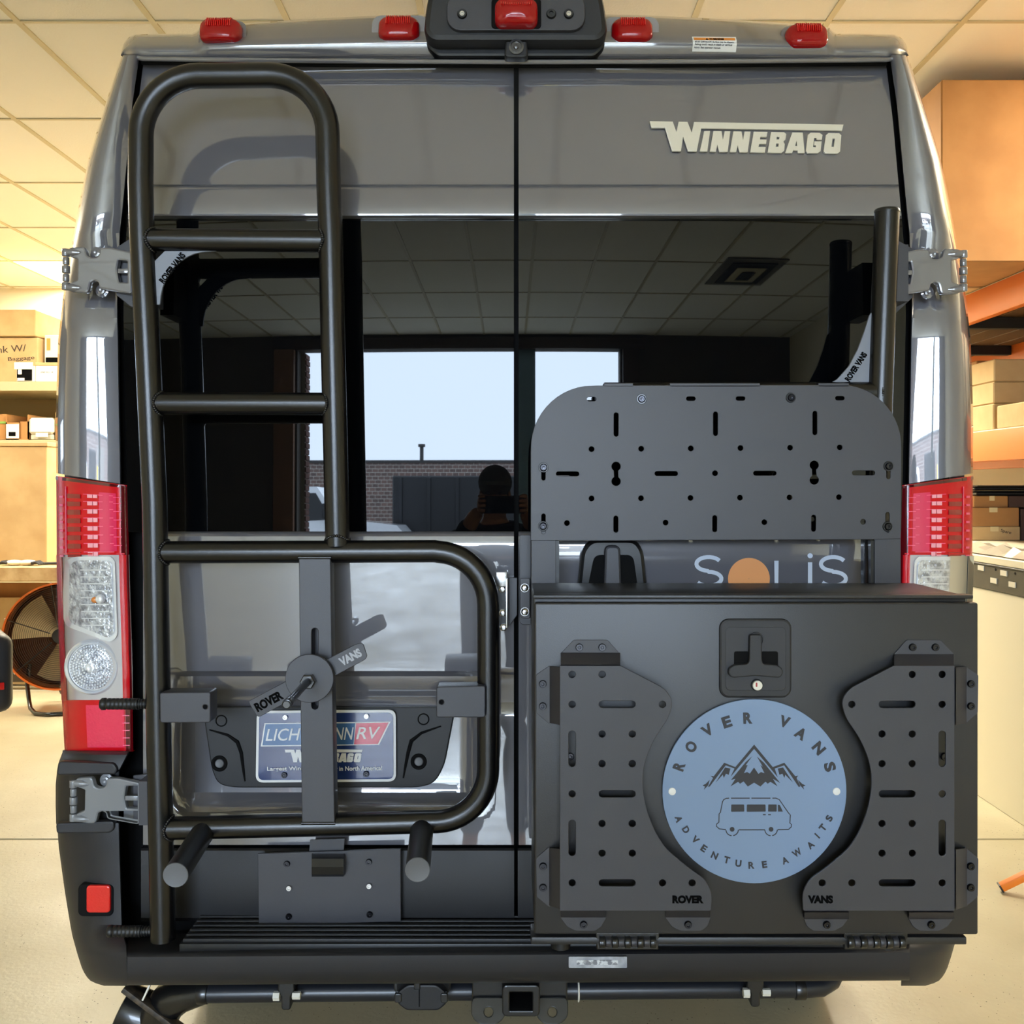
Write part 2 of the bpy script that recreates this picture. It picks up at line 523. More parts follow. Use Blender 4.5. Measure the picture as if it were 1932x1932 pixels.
# walls
struct(MB().box(XL - .15, XL, YR, YB + .15, 0, CEIL + .05).build('wall_left', WALLM, None, 0))
struct(MB().box(XR, XR + .15, YR, YB + .15, 0, CEIL + .05).build('wall_right', WALLM, None, 0))
struct(MB().box(XL, XR, YB, YB + .15, 0, CEIL + .05).build('wall_back', WALLM, None, 0))
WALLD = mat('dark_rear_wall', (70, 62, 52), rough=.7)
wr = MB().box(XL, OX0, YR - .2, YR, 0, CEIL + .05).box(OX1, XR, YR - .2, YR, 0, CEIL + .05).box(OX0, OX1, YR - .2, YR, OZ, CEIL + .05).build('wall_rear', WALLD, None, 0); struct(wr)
BROWN = mat('stained_header_board', (58, 42, 32), rough=.5)
struct(MB().box(OX0 - .35, OX1 + .35, YR, YR + .05, OZ, OZ + .13, .004).build('trim_1', BROWN, None))
struct(MB().box(OX0 - .32, OX0 - .03, YR, YR + .09, 0, OZ, .004).build('trim_2', mat('brown_jamb_board', (120, 84, 56), rough=.6), None))
struct(MB().box(OX1 + .03, OX1 + .25, YR, YR + .09, 0, OZ, .004).build('trim_3', BROWN, None))
struct(MB().box(.07, .34, YR - .12, YR - .04, 0, OZ, .004).build('trim_4', mat('pale_blue_door_post', (120, 150, 170), rough=.6), None))
# brick reveal at the side of the opening: brick courses, each its own piece
rv = MB().box(OX0 - .02, OX0 + .06, YR - .42, YR - .2, 0, OZ).build('trim_5', mat('mortar', (150, 140, 130), rough=.9), None, 0); struct(rv)
BRICK = mat('brown_brick', (112, 70, 56), rough=.85, var=(9, (84, 52, 44)))
bme = MB().box(-.045, .05, -.105, .105, -.03, .03, .003, 1).build('brick', BRICK, rv, 30)
bme.location = (OX0 + .025, YR - .31, .036)
for k in range(1, 47): inst('brick', bme.data, (OX0 + .025 + (.006 if k % 2 else 0), YR - .31, .036 + .073 * k), rv)
# ------------------------------------------------------------------ the van
VXC = (971 - 966) / F * 2.2       # the van's centre line
van = thing('camper_van', 'large dark grey camper van seen from behind, rear doors closed', 'van', (VXC, 2.0, 0))
XIN = [(100, 264), (120, 261), (200, 250), (300, 241), (400, 232), (450, 226), (565, 221), (616, 224), (750, 226), (895, 229), (1000, 232)]
XOUT = [(60, 246), (105, 229), (150, 214), (225, 190), (300, 167), (380, 150), (470, 134), (560, 119), (640, 110), (720, 107), (800, 105), (893, 106), (1050, 107), (1250, 112), (1418, 122)]
def pillar_row(py, dtop=0.0):
    xi, xo = interp(XIN, py), interp(XOUT, py)
    pts = []
    for (t, y) in ((0, .085), (0, .052), (.02, .046), (.10, .042), (.25, .0355), (.45, .029), (.62, .026), (.76, .030), (.88, .052), (.96, .098), (1.0, .16)):
        q = py + dtop * (1 - t)
        pts.append(P(xi + (xo - xi) * t, q, y))
    o = pts[-1]
    for (dx, y) in ((-.006, .3), (-.012, .8), (-.015, 2.0), (-.015, 4.2)): pts.append(Vector((o.x + dx, y, o.z)))
    return pts
for side in (0, 1):
    b = MB()
    pys = [104, 130, 165, 200, 250, 300, 350, 400, 440, 470, 500, 530, 560, 600, 640, 690, 740, 800, 850, 893]
    rows = [pillar_row(py, 20 if py == 893 else 0) for py in pys]
    for (py, r) in zip(pys, rows):     # the shallow dishes above and below the hinge
        for k in range(2, 9):
            t = (0, 0, .02, .10, .25, .45, .62, .76, .88)[k]
            d = .018 * (sstep(440, 470, py) - sstep(565, 600, py)) * (1 if .05 < t < .85 else .3)
            r[k].y += d
    b.grid(rows)
    lr = rows[-1]
    b.grid([lr, [v + Vector((0, .10, 0)) for v in lr[:11]] + lr[11:]])
    if side: b.mirror(VXC)
    b.build('rear_pillar', PAINT, van, 40)
    s = MB()
    o = [P(interp(XOUT, py), py, .16) for py in (893, 1050, 1250, 1418)]
    rr = []
    for v in o + [Vector((o[-1].x + .02, .16, .42))]:
        rr.append([Vector((v.x + .05, .17, v.z)), Vector((v.x + .006, .19, v.z)), Vector((v.x - .006, .3, v.z)), Vector((v.x - .012, .8, v.z)), Vector((v.x - .015, 2.0, v.z)), Vector((v.x - .015, 4.2, v.z))])
    s.grid(rr)
    if side: s.mirror(VXC)
    s.build('side_panel', PAINT, van, 40)
# dark inner frame behind door and lamp gaps
f = MB()
_pl = [P(interp(XIN, q) - 6, q, .088) for q in (108, 160, 200, 300, 400, 450, 565, 750, 895)] + [P(205, 1000, .088), P(205, 1780, .088)]
f.prism(_pl + [Vector((2 * VXC - v.x, v.y, v.z)) for v in reversed(_pl)], (0, .05, 0))
f.build('door_frame', BLACKG, van, 0)
# floor pan and front
f = MB(); f.box(-.93, .94, .17, 4.25, .40, .46); f.build('underbody', DARKM, van, 0)
f = MB(); f.box(-.95, .96, 4.15, 4.25, .46, 1.5, .05); f.prism([(-.94, 4.2, 1.5), (.95, 4.2, 1.5), (.80, 3.7, 2.42), (-.79, 3.7, 2.42)], (0, .1, 0)); f.build('nose', PAINT, van)

# roof with the moulded rear cap
YT = [(228, 100), (232, 84), (240, 72), (252, 65), (330, 63), (366, 64), (378, 52), (400, 49), (450, 44), (600, 35), (720, 29), (971, 24)]
def ytop(px):
    if px > 971: px = 1942 - px
    return interp(YT, px)
cols = [228, 230, 233, 238, 245, 255, 270, 300, 340, 362, 370, 377, 384, 396, 415, 450, 500, 560, 620, 680, 740, 800, 860, 920]
cols = cols + [971] + [1942 - c for c in reversed(cols)]
def cap_row(t, y):
    r = []
    for c in cols:
        yb = 112 if 262 < c < 1680 else 106
        yt = ytop(c)
        py = yb + (yt - yb) * t
        lift = 0.0
        m = min(c, 1942 - c)
        edge = sstep(228, 262, m)
        raised = .028 * sstep(366, 384, m)
        ring = math.sin(math.pi * min(1, t)) if t <= 1 else 0
        r.append(P(c, py, y + (1 - edge) * .05 - raised * (0.3 + .7 * min(t, 1)) * (1 if t < 1.01 else 0)))
    return r
b = MB()
rows = [cap_row(0, .085), cap_row(0, .05), cap_row(.05, .043), cap_row(.12, .0405), cap_row(.24, .0372), cap_row(.36, .0345), cap_row(.46, .037), cap_row(.56, .050), cap_row(.72, .078), cap_row(.86, .106), cap_row(.95, .145), cap_row(1.0, .20)]
last = rows[-1]
for (y, dz) in ((.32, .008), (.7, .02), (2.0, .03), (3.7, .0)): rows.append([Vector((v.x, y, v.z + dz)) for v in last])
b.grid(rows).build('roof', PAINT, van, 50)
# drip rail under the cap
b = MB()
b.tube([P(255, 108, .05), P(270, 111, .034), P(600, 115, .016), P(971, 117, .012), P(1342, 116, .016), P(1672, 113, .034), P(1688, 110, .05)], .005, 10)
b.build('drip_rail', PAINT, van)
b = MB()
b.tube([P(268, 117, .055), P(600, 121, .035), P(971, 123, .032), P(1342, 122, .035), P(1672, 119, .055)], .0065, 8)
b.build('door_seal', BLACKG, van)

# clearance lamps: a clear gasket, a ribbed red lens
REDRIB = mat('red_rib_painted_lit', (215, 22, 24), rough=.2, coat=.6)  # brighter than the lens: light from above painted into the ribs
def clearance(cx, cy, pad):
    y = .052
    m = MB()
    k = uv(y)
    (x, z) = k(cx, cy)
    w, h = 78 * (y - CY) / F, 48 * (y - CY) / F
    base = link('clearance_lamp', curve_mesh('lampbase', [rrect(0, 0, w + (.026 if pad else .006), h + (.022 if pad else .006), .018)], .012, .004), van, None)
    base.data.transform(Matrix.Translation(-wl(van)) @ face_cam(y - .006, x, z) @ Matrix.Rotation(math.radians(-14), 4, 'X'))
    base.data.materials.append(mat('clear_gasket', (150, 150, 155), rough=.1, coat=1) if pad else PAINT)
    # lens: a pillow with a stepped top
    rows = []
    for (sc, dy) in ((1.0, .0), (1.0, .012), (.96, .022), (.86, .030), (.6, .035), (.2, .037)):
        rows.append([Vector((x + a * sc, y - .010 - dy + (b * sc) * .24, z + b * sc)) for (a, b) in rrect(0, 0, w, h, .02 * 1.0, 6)])
    m.grid(rows, True)
    m.f.append(tuple(range(len(m.v) - len(rows[0]), len(m.v))))
    m.build('lens', REDMARK, base, 50)
    r = MB()
    for q in range(13):
        xx = x + (q - 6) * .0035 * 1.2
        r.tube([(xx, y - .0475, z + h * .06), (xx, y - .0450, z + h * .28), (xx, y - .0375, z + h * .42), (xx, y - .0250, z + h * .50)], .0016, 6)
    r.build('lens_ribs', REDRIB, base, 0)['kind'] = 'stuff'
    s = MB()
    for sx in (-1, 1): s.cyl((x + sx * w * .38, y - .030, z - .003), (x + sx * w * .38, y - .037, z - .003), .004, 10)
    s.build('lens_screws', REDDARK, base)
    return base
for (cx, cy, pad) in ((422, 69, False), (755, 65, True), (1190, 68, True), (1516, 79, False)): clearance(cx, cy, pad)

# high brake light and camera housing on the roof edge
y0 = -.035
k = uv(y0)
hs = plate_px('brake_light_housing', y0, [rounded([(824, -32), (1120, -32), (1131, 10), (1136, 56), (1126, 66), (820, 66), (810, 56), (814, 10)], [30, 30, 20, 8, 6, 6, 8, 20])], .26, BLACKP, van, .012)
plate_px('inset_panel', y0 - .012, [rrect(973.5, 22, 258, 66, 24)], .016, POWDERF, hs, .002)
plate_px('lower_visor', .008, [rounded([(810, 58), (1136, 58), (1136, 86), (1120, 101), (828, 101), (810, 86)], 6)], .04, mat('black_smooth_plastic', (14, 14, 15), rough=.35), hs, .006)
plate_px('lamp_recess', y0 - .016, [rrect(974, 25, 92, 54, 6)], .006, BLACKG, hs, .001)
m = MB(); rows = []
x, z = uv(y0 - .03)(974, 24); d = (y0 - .03 - CY) / F
for (sc, dy) in ((1.0, .0), (1.0, .012), (.95, .022), (.85, .028), (.5, .033), (.1, .034)):
    rows.append([Vector((x + a * sc, y0 - .014 - dy, z + b * sc)) for (a, b) in rrect(0, 0, 82 * d, 50 * d, 14 * d, 6)])
m.grid(rows, True); m.f.append(tuple(range(len(m.v) - len(rows[0]), len(m.v))))
m.build('brake_lamp', REDMARK, hs, 50)
m = MB()
for q in range(15): m.bar((x + (q - 7) * .0045, y0 - .05, z + .008), (x + (q - 7) * .0045, y0 - .036, z + .024), .0018, .003)
m.build('brake_lamp_ribs', REDRIB, hs, 0)['kind'] = 'stuff'
def screw_mesh(r, deep, slot_=True):
    b = MB()
    b.lathe([(0, 0), (r, 0), (r, deep * .5), (r * .85, deep), (r * .45, deep), (r * .4, deep * .45), (0, deep * .4)], (0, 0, 0), (0, -1, 0), 14)
    me = bpy.data.meshes.new('screw'); me.from_pydata(b.v, [], b.f)
    bm = bmesh.new(); bm.from_mesh(me); bmesh.ops.recalc_face_normals(bm, faces=bm.faces[:]); bm.to_mesh(me); bm.free()
    for p in me.polygons: p.use_smooth = True
    me.set_sharp_from_angle(angle=math.radians(35))
    return me
SCREW = screw_mesh(.0068, .005); SCREW.materials.append(DARKSTEEL)
SCREWS = screw_mesh(.0062, .005); SCREWS.materials.append(STEEL)
SCREWB = screw_mesh(.0105, .006); SCREWB.materials.append(RUBBER)
for px in (872, 1073):
    inst('screw', SCREWB, P(px, 27, y0 - .012), hs)
    inst('screw_core', SCREWS, P(px, 27, y0 - .015), hs)
inst('screw', SCREWB, P(1040, 27, y0 - .012), hs)
cm = plate_px('camera_pod', -.026, [rounded([(958, 70), (990, 70), (993, 104), (955, 104)], 6)], .03, BLACKP, hs, .004)
b = MB(); b.lathe([(.016, 0), (.016, .006), (.012, .008), (.011, .004), (.006, .004), (.005, .007), (0, .009)], P(974, 90, -.026), (0, -1, 0), 24); b.build('camera_lens', mat('camera_glass', (70, 72, 78), rough=.08, coat=1), hs)

# warning sticker
CAPT = [(0, .05), (.05, .043), (.12, .0405), (.24, .0372), (.36, .0345), (.46, .037), (.56, .050), (.72, .078), (.86, .106)]
def on_cap(o):        # lay a flat print onto the curved cap
    w = wl(o)
    for v in o.data.vertices:
        p = v.co + w
        yy = .02
        for _ in range(6):
            t = (112 - (918 - (p.z - CZ) * F / (yy - CY))) / (112 - ytop(1348))
            yy = interp(CAPT, t) - .028 * (.3 + .7 * min(t, 1))
        v.co.y += yy - .020 - .0015
    return o
def strip(name, a, c, m, par, y, n=14):
    (x0, y0_), (x1, y1_) = a, c
    return on_cap(MB().skin([[P(x0 + (x1 - x0) * i / 4, y0_ + (y1_ - y0_) * k / n + 1.2 * i / 4, y) for i in range(5)] for k in range(n + 1)], (0, .001, 0)).build(name, m, par, 0))
st = strip('warning_sticker', (1306.7, 66), (1389.5, 95.2), WHITEP, van, .020)
strip('orange_band', (1309.5, 68.8), (1387, 75.4), ORANGEP, st, .0193, 4)
on_cap(text_px('heading', 'WARNING', .0185, 1352, 73.0, 27, 4.6, BLACKPRINT, st, -1, .03))
on_cap(plate_px('warning_triangle', .0185, [[(1331.5, 74.8), (1336.5, 74.8), (1334, 70.6)]], .0008, BLACKPRINT, st))
on_cap(text_px('body_text', 'STAY OFF ROOF. Surface may be slippery.', .0188, 1348, 80.3, 74, 3.4, GREYPRINT, st, -1, .01))
on_cap(text_px('body_text', 'Falling could result in death or serious', .0188, 1346, 85.2, 70, 3.4, GREYPRINT, st, -1, .01))
on_cap(text_px('body_text', 'injury. See operator manual.', .0188, 1335, 89.8, 50, 3.4, GREYPRINT, st, -1, .01))

# rear doors
def DP(px, py, y): return P(px, py, y + .022 * ((px - 971) / 740) ** 2)
UP = [(124, .055), (170, .046), (230, .032), (290, .019), (340, .0085), (348, .006), (351, .011), (354, .006), (358, .004), (380, .0), (402, -.005), (407, -.004), (410, .002), (412, .012)]
LOW = [(1003, -.004), (1007, -.014), (1012, -.019), (1020, -.022), (1030, -.023), (1060, -.021), (1100, -.016), (1150, -.011), (1200, -.006), (1240, -.002), (1258, -.001), (1264, -.002), (1268, .0), (1271, .006), (1276, .022), (1290, .034), (1310, .042), (1335, .046)]
def ylow(px, py, recess):
    base = interp([(1003, -.004), (1012, -.019), (1030, -.023), (1258, -.001), (1400, .006), (1600, -.005)], py)
    if py < 1013: base = interp(LOW, py)
    if not recess: return base
    mx = sstep(322, 372, px) * (1 - sstep(872, 925, px))
    # a scooped recess around the plate: sharp brow at the top, a rolled lip below
    t = sstep(1266, 1276, py) * .5 + sstep(1276, 1335, py) * .5
    t *= 1 - sstep(1488, 1535, py)
    fx = 1 if py < 1335 else mx
    fx = mx + (1 - mx) * (1 - sstep(1320, 1350, py)) * .35
    return base + .045 * t * fx
def door(side):
    s = 'left' if side == 0 else 'right'
    d = thing('rear_door', None, None, (VXC, 0, .6)); d.parent = van; d.location = Vector((VXC, 0, .6)) - Vector(van.location)
    def xs(py, n):
        if side == 0: a, b = interp(XIN, py) + 10, 969.5
        else: a, b = 978.5, 1942 - interp(XIN, py) - 10
        return [a + (b - a) * i / n for i in range(n + 1)]
    rows = []
    for (py, y) in UP:
        r = []
        for px in xs(py, 14):
            q = py
            if py == 124: q = 120 + 8 * (1 - abs(px - 971) / 720)
            r.append(DP(px, q, y))
        rows.append(r)
    MB().skin(rows).build('upper_panel', PAINT, d, 25)
    rows = []
    for (py, y) in ((411, .016), (500, .0145), (600, .0130), (700, .0112), (800, .0092), (900, .0070), (1004, .0045)):
        rows.append([DP(px, py, y - .0012 * math.sin(math.pi * (py - 411) / 593)) for px in xs(py, 14)])
    g = MB().skin(rows, (0, .008, 0)).build('window_pane', GLASS_T, d, 60)
    rows = []
    pys = [1003, 1007, 1012, 1020, 1030, 1060, 1100, 1150, 1200, 1240, 1258, 1266, 1269, 1272, 1276, 1284, 1295, 1310, 1325, 1340, 1360, 1390, 1420, 1450, 1480, 1495, 1508, 1520, 1532, 1545, 1570, 1594]
    for py in pys:
        a, b = (270, 969.5) if side == 0 else (978.5, 1672)
        rows.append([DP(px, py, ylow(px, py, side == 0)) for px in [a + (b - a) * i / 64 for i in range(65)]])
    MB().skin(rows).build('lower_panel', PAINT, d, 30)
    a, b = (266, 970) if side == 0 else (977, 1676)
    rows = []
    for (py, y) in ((1598, .008), (1600, -.004), (1605, -.010), (1650, -.016), (1700, -.016), (1732, -.014), (1738, -.006)):
        rows.append([DP(px, py, y) for px in [a + (b - a) * i / 10 for i in range(11)]])
    MB().skin(rows).build('lower_cladding', BLACKP, d, 30)
    return d
dl, dr = door(0), door(1)
dl['label'] = 'left rear door with plate recess'; dr['label'] = 'right rear door behind the cargo box'
# rubber strip between the doors
MB().box(P(972, 0, .02).x - .003, P(976, 0, .02).x + .003, .034, .06, .60, 2.42).build('door_seal', BLACKG, van, 0)

# lettering on the right upper door, raised
def emblem(name, y, sx, x0, yy, m, parent, thick=.004, M=None, only=None):
    """the maker's name drawn letter by letter; units are pixels of an enlarged view, sx the scale back"""
    L = {
     'bar': [[(190, 116), (372, 116), (400, 210), (422, 116), (490, 116), (522, 210), (545, 116), (1744, 114), (1730, 164), (598, 166), (556, 364), (490, 364), (452, 236), (430, 364), (362, 364), (312, 166), (203, 168)]],
     'i1': [[(624, 192), (668, 190), (640, 364), (583, 364)]],
     'n1': [[(697, 190), (760, 190), (768, 270), (788, 190), (830, 190), (802, 364), (738, 364), (724, 300), (708, 364), (663, 364)]],
     'n2': [[(858, 190), (920, 190), (930, 270), (948, 190), (992, 190), (962, 364), (900, 364), (886, 300), (870, 364), (823, 364)]],
     'e': [[(1020, 190), (1128, 190), (1120, 230), (1070, 230), (1064, 256), (1118, 256), (1112, 290), (1058, 290), (1050, 320), (1108, 320), (1100, 364), (985, 364)]],
     'b': [[(1160, 190), (1262, 190), (1278, 204), (1270, 250), (1252, 268), (1262, 290), (1256, 344), (1236, 364), (1124, 364)], [(1202, 226), (1228, 228), (1222, 252), (1198, 254)], [(1194, 286), (1218, 286), (1212, 316), (1188, 318)]],
     'a': [[(1330, 190), (1412, 190), (1418, 362), (1368, 362), (1366, 340), (1330, 340), (1318, 364), (1266, 364)], [(1362, 250), (1364, 306), (1344, 306)]],
     'g': [[(1478, 190), (1548, 190), (1570, 206), (1562, 246), (1522, 246), (1524, 230), (1502, 232), (1488, 312), (1512, 314), (1516, 296), (1500, 294), (1504, 264), (1560, 262), (1548, 344), (1524, 362), (1444, 362), (1432, 346), (1454, 210)]],
     'o': [[(1622, 190), (1706, 190), (1722, 206), (1704, 344), (1682, 362), (1588, 362), (1574, 346), (1600, 208)], [(1650, 234), (1672, 234), (1658, 308), (1636, 308)]],
    }
    polys = []
    for key, pl in L.items():
        if only and key not in only: continue
        polys += [[(x0 + (px - 190) * sx, yy + (py - 114) * sx) for (px, py) in p] for p in pl]
    return plate_px(name, y, polys, thick, m, parent, 0.0005, M)
eb = emblem('maker_badge', .020, .2382, 1226.5, 227.5, BRIGHTLETTER, dr, .005)
EM = Matrix.Translation(P(1410, 258, .02)) @ Matrix.Rotation(math.radians(-10), 4, 'X') @ Matrix.Rotation(math.radians(2), 4, 'Z') @ Matrix.Translation(-P(1410, 258, .02))
w_ = wl(dr); eb.data.transform(Matrix.Translation(-w_) @ Matrix.Translation(Vector((0, .006, 0))) @ EM @ Matrix.Translation(w_))

# model name decal low on the right door: white strokes and an orange sun
yd = -.020
dc = thing('model_decal', None, None, P(1455, 1085, yd)); dc.parent = van; dc.location = P(1455, 1085, yd) - wl(van)
def DD(px, py, up=.0015): return DP(px, py, ylow(px, py, False) - up)
def stroke(name, pts, wpx, m, y=yd):
    b = MB(); n = len(pts); L, R = [], []
    for i, p in enumerate(pts):
        a, c = pts[max(0, i - 1)], pts[min(n - 1, i + 1)]
        t = Vector((c[0] - a[0], c[1] - a[1])).normalized()
        nx, ny = -t.y * wpx / 2, t.x * wpx / 2
        L.append(DD(p[0] + nx, p[1] + ny)); R.append(DD(p[0] - nx, p[1] - ny))
    b.grid([L, R]); k0 = len(b.v)
    b.grid([[v + Vector((0, .001, 0)) for v in L], [v + Vector((0, .001, 0)) for v in R]])
    return b.build(name, m, dc, 0)
DEC = mat('pale_blue_decal', (214, 224, 240), rough=.5)
for cx in (1337, 1572):
    r = 23
    S = [(cx + r * 1.0 * math.cos(math.radians(a)), 1083 - 14 + 13 * -math.sin(math.radians(a)) - 5) for a in range(28, 270, 14)]
    S += [(cx + r * 1.05 * math.cos(math.radians(a)), 1083 + 14 - 13 * math.sin(math.radians(a)) - 5) for a in range(90, -150, -14)]
    stroke('letter', S, 7.5, DEC)
stroke('letter', [(1465, 1058), (1465, 1104), (1494, 1104)], 8, DEC)
stroke('letter', [(1528.5, 1061), (1528.5, 1108)], 8, DEC)
b = MB(); b.cyl(DD(1528.5, 1048.5, .002), DD(1528.5, 1048.5, .0005), .0055, 14); b.build('letter_dot', DEC, dc, 0)
b = MB(); b.grid([[DD(1413 + r * math.cos(a / 20 * math.pi), 1092 + r * math.sin(a / 20 * math.pi), .002) for a in range(41)] for r in (.5, 13, 26, 39.5)]); b.build('sun_disc', mat('orange_decal', (250, 170, 105), rough=.5), dc, 0)

# right door handle
hd = plate_px('door_handle', -.045, [rounded([(1118, 1024), (1196, 1024), (1208, 1042), (1216, 1120), (1096, 1120), (1104, 1042)], [16, 16, 10, 4, 4, 10])], .03, mat('handle_black', (16, 16, 18), rough=.28), van, .008)
plate_px('handle_recess', -.0465, [rounded([(1122, 1048), (1194, 1048), (1204, 1118), (1108, 1118)], 12)], .004, BLACKG, hd, .001)
plate_px('handle_grip', -.062, [rounded([(1146, 1034), (1166, 1034), (1169, 1118), (1143, 1118)], 6)], .02, POWDERF, hd, .005)

# the plate carrier in the recess of the left door
yc = .040
pc = plate_px('plate_carrier', yc, [rounded([(384, 1336), (857, 1336), (836, 1445), (818, 1476), (790, 1484), (440, 1484), (412, 1478), (401, 1450)], [4, 4, 20, 20, 14, 14, 20, 20])], .012, BLACKP, van, .003)
for px, py, r in ((417.5, 1360, 10), (799, 1357, 10)):
    b = MB(); b.torus(P(px, py, yc), (0, 1, 0), r * .00117, .0015, 24, 6); b.build('plug_ring', BLACKG, pc)
for px, py, r in ((414, 1440.5, 12), (790, 1437, 12)):
    b = MB(); b.torus(P(px, py, yc), (0, 1, 0), r * .00117, .004, 24, 8); b.build('plug_ring', BLACKG, pc)
    b = MB(); b.cyl(P(px, py, yc + .002), P(px, py, yc - .003), .009, 20, bev=.002); b.build('plug_cap', CAPGREY, pc)
for pts in ([(395, 1377), (430, 1387), (448, 1400), (455, 1420), (459, 1452), (462, 1474)], [(832, 1370), (795, 1383), (776, 1398), (770, 1420), (765, 1445), (761, 1468)]):
    b = MB(); b.tube([P(px, py, yc - .001) for px, py in pts], [.0015, .003, .0045, .004, .003, .0015], 8); b.build('swage_line', BLACKG, pc)
NAVY = mat('navy_plate', (38, 58, 112), rough=.18, coat=1.0, spec=.8)
lp = plate_px('license_plate', yc - .012, [rounded([(485, 1342), (746, 1340), (746.5, 1474), (483, 1476)], 14)], .004, WHITEP, van, .001)
plate_px('plate_field', yc - .0135, [rounded([(489, 1346), (742, 1344.5), (742.5, 1470), (487, 1472)], 11)], .003, NAVY, lp)
plate_px('banner_border', yc - .0142, [[(499, 1364.5), (737, 1361.5), (715, 1405.5), (492, 1408.5)]], .002, WHITEP, lp)
plate_px('banner_field', yc - .0150, [[(501, 1366.5), (670, 1364.5), (667, 1404.5), (495, 1406.5)]], .002, mat('plate_blue', (70, 110, 160), rough=.2, coat=1), lp)
plate_px('banner_red', yc - .0150, [[(672, 1364.5), (733, 1363.5), (713, 1403.5), (668, 1404.5)]], .002, mat('plate_red', (200, 50, 80), rough=.2, coat=1), lp)
text_px('plate_text', 'LICH', yc - .0158, 534, 1386, 66, 23, WHITEP, lp, 1, .005, .25)
text_px('plate_text', 'NN', yc - .0158, 649, 1384, 37, 23, WHITEP, lp, 1, .005, .25)
text_px('plate_text', 'RV', yc - .0158, 695, 1383, 46, 23, WHITEP, lp, 1, .005, .25)
emblem('plate_maker_name', yc - .0155, .0940, 537.5, 1414.5, WHITEP, lp, .002)
text_px('plate_text', 'Largest Winn', yc - .0158, 539, 1451, 70, 9.5, WHITEP, lp, 1, .015)
text_px('plate_text', 'r in North America!', yc - .0158, 677, 1449.5, 88, 8.5, WHITEP, lp, 1, .015)
for px, py, c in ((538.5, 1353, 1), (691.5, 1351, 1), (536.5, 1462, 0), (691, 1460, 0)):
    inst('plate_screw', SCREWS if c else SCREW, P(px, py, yc - .014), lp)

# hinges, cast and painted
def hinge(poly_pts, hole, barrel, bolts, mirror=False, y=-.014, m=PAINT, rot=0):
    b_ = None
    mm = (lambda px: 1942 - px) if mirror else (lambda px: px)
    pl = [(mm(x), q) for x, q in poly_pts]; hl = [(mm(x), q) for x, q in hole]
    h = plate_px('door_hinge', y, [rounded(pl, 4, 3), rounded(hl, 4, 3)], .018, m, van, .004)
    bx, t, bt = barrel
    n = 5; st = (bt - t) / n
    for i in range(n):
        b = MB()
        r = .0085 if i % 2 == 0 else .0070
        b.cyl(P(mm(bx), t + st * i + .8, y + .004), P(mm(bx), t + st * (i + 1) - .8, y + .004), r, 18, bev=.0015)
        b.build('knuckle', m, h)
    for (q0, q1) in ((t + st * .4, t + st * .4), (bt - st * .4, bt - st * .4)):
        b = MB(); b.tube([P(mm(bx), q0, y + .004), P(mm(bx + 14), q0 + 1, y), P(mm(bx + 30), q0 + 2, y + .004)], [.0075, .0072, .004], 12); b.build('lug', m, h)
    b = MB(); xx = sorted((mm(hole[0][0]), mm(hole[2][0])))
    b.bar(P(xx[0] + 2, (hole[0][1] + hole[2][1]) / 2, y + .004), P(xx[1] - 1, (hole[0][1] + hole[2][1]) / 2, y + .004), .006, .010, bev=.001); b.build('hinge_rib', m, h)
    b = MB(); b.box(*sorted((P(mm(hole[0][0] - 3), 0, .02).x, P(mm(hole[2][0] + 26), 0, .02).x)), .02, .05, P(0, poly_pts[0][1] + 78, .02).z, P(0, poly_pts[0][1] + 4, .02).z, .004); b.build('hinge_leaf', m, h)
    for (px, py) in bolts:
        b = MB(); b.lathe([(.014, 0), (.014, .004), (.0085, .005), (.0085, .011), (.005, .012), (0, .009)], P(mm(px), py, y + .03), (0, -1, 0), 6 * 4); b.build('hinge_bolt', m, h)
    return h
UPH = [(131, 470), (157, 468), (161, 484), (171, 489), (183, 488), (190, 480), (190, 470), (208, 470), (246, 478), (246, 551), (212, 545), (190, 541), (188, 530), (178, 525), (168, 530), (164, 548), (156, 549), (131, 546), (131, 537), (148, 530), (149, 486), (131, 480)]
UPB = (124.5, 469, 548)
UPHOLE = [(220, 486), (258, 492), (258, 538), (222, 536), (221, 515), (215, 512), (215, 502), (220, 500)]
hinge(UPH, [(221, 487), (243, 489), (243, 536), (222, 535), (217, 510)], UPB, [(194, 549), (184, 479)])
hinge([(x, q + 3) for x, q in UPH], [(221, 490), (243, 492), (243, 539), (222, 538), (217, 513)], (124.5, 472, 551), [(194, 552), (184, 482)], True)
LOH = [(x + 14, q + 1002) for x, q in UPH]
hinge(LOH, [(235, 1481), (262, 1479), (262, 1530), (236, 1528), (231, 1505)], (139, 1471, 1550), [(202, 1471)], False, -.03, mat('hinge_grey', (120, 122, 126), rough=.4, coat=.6))

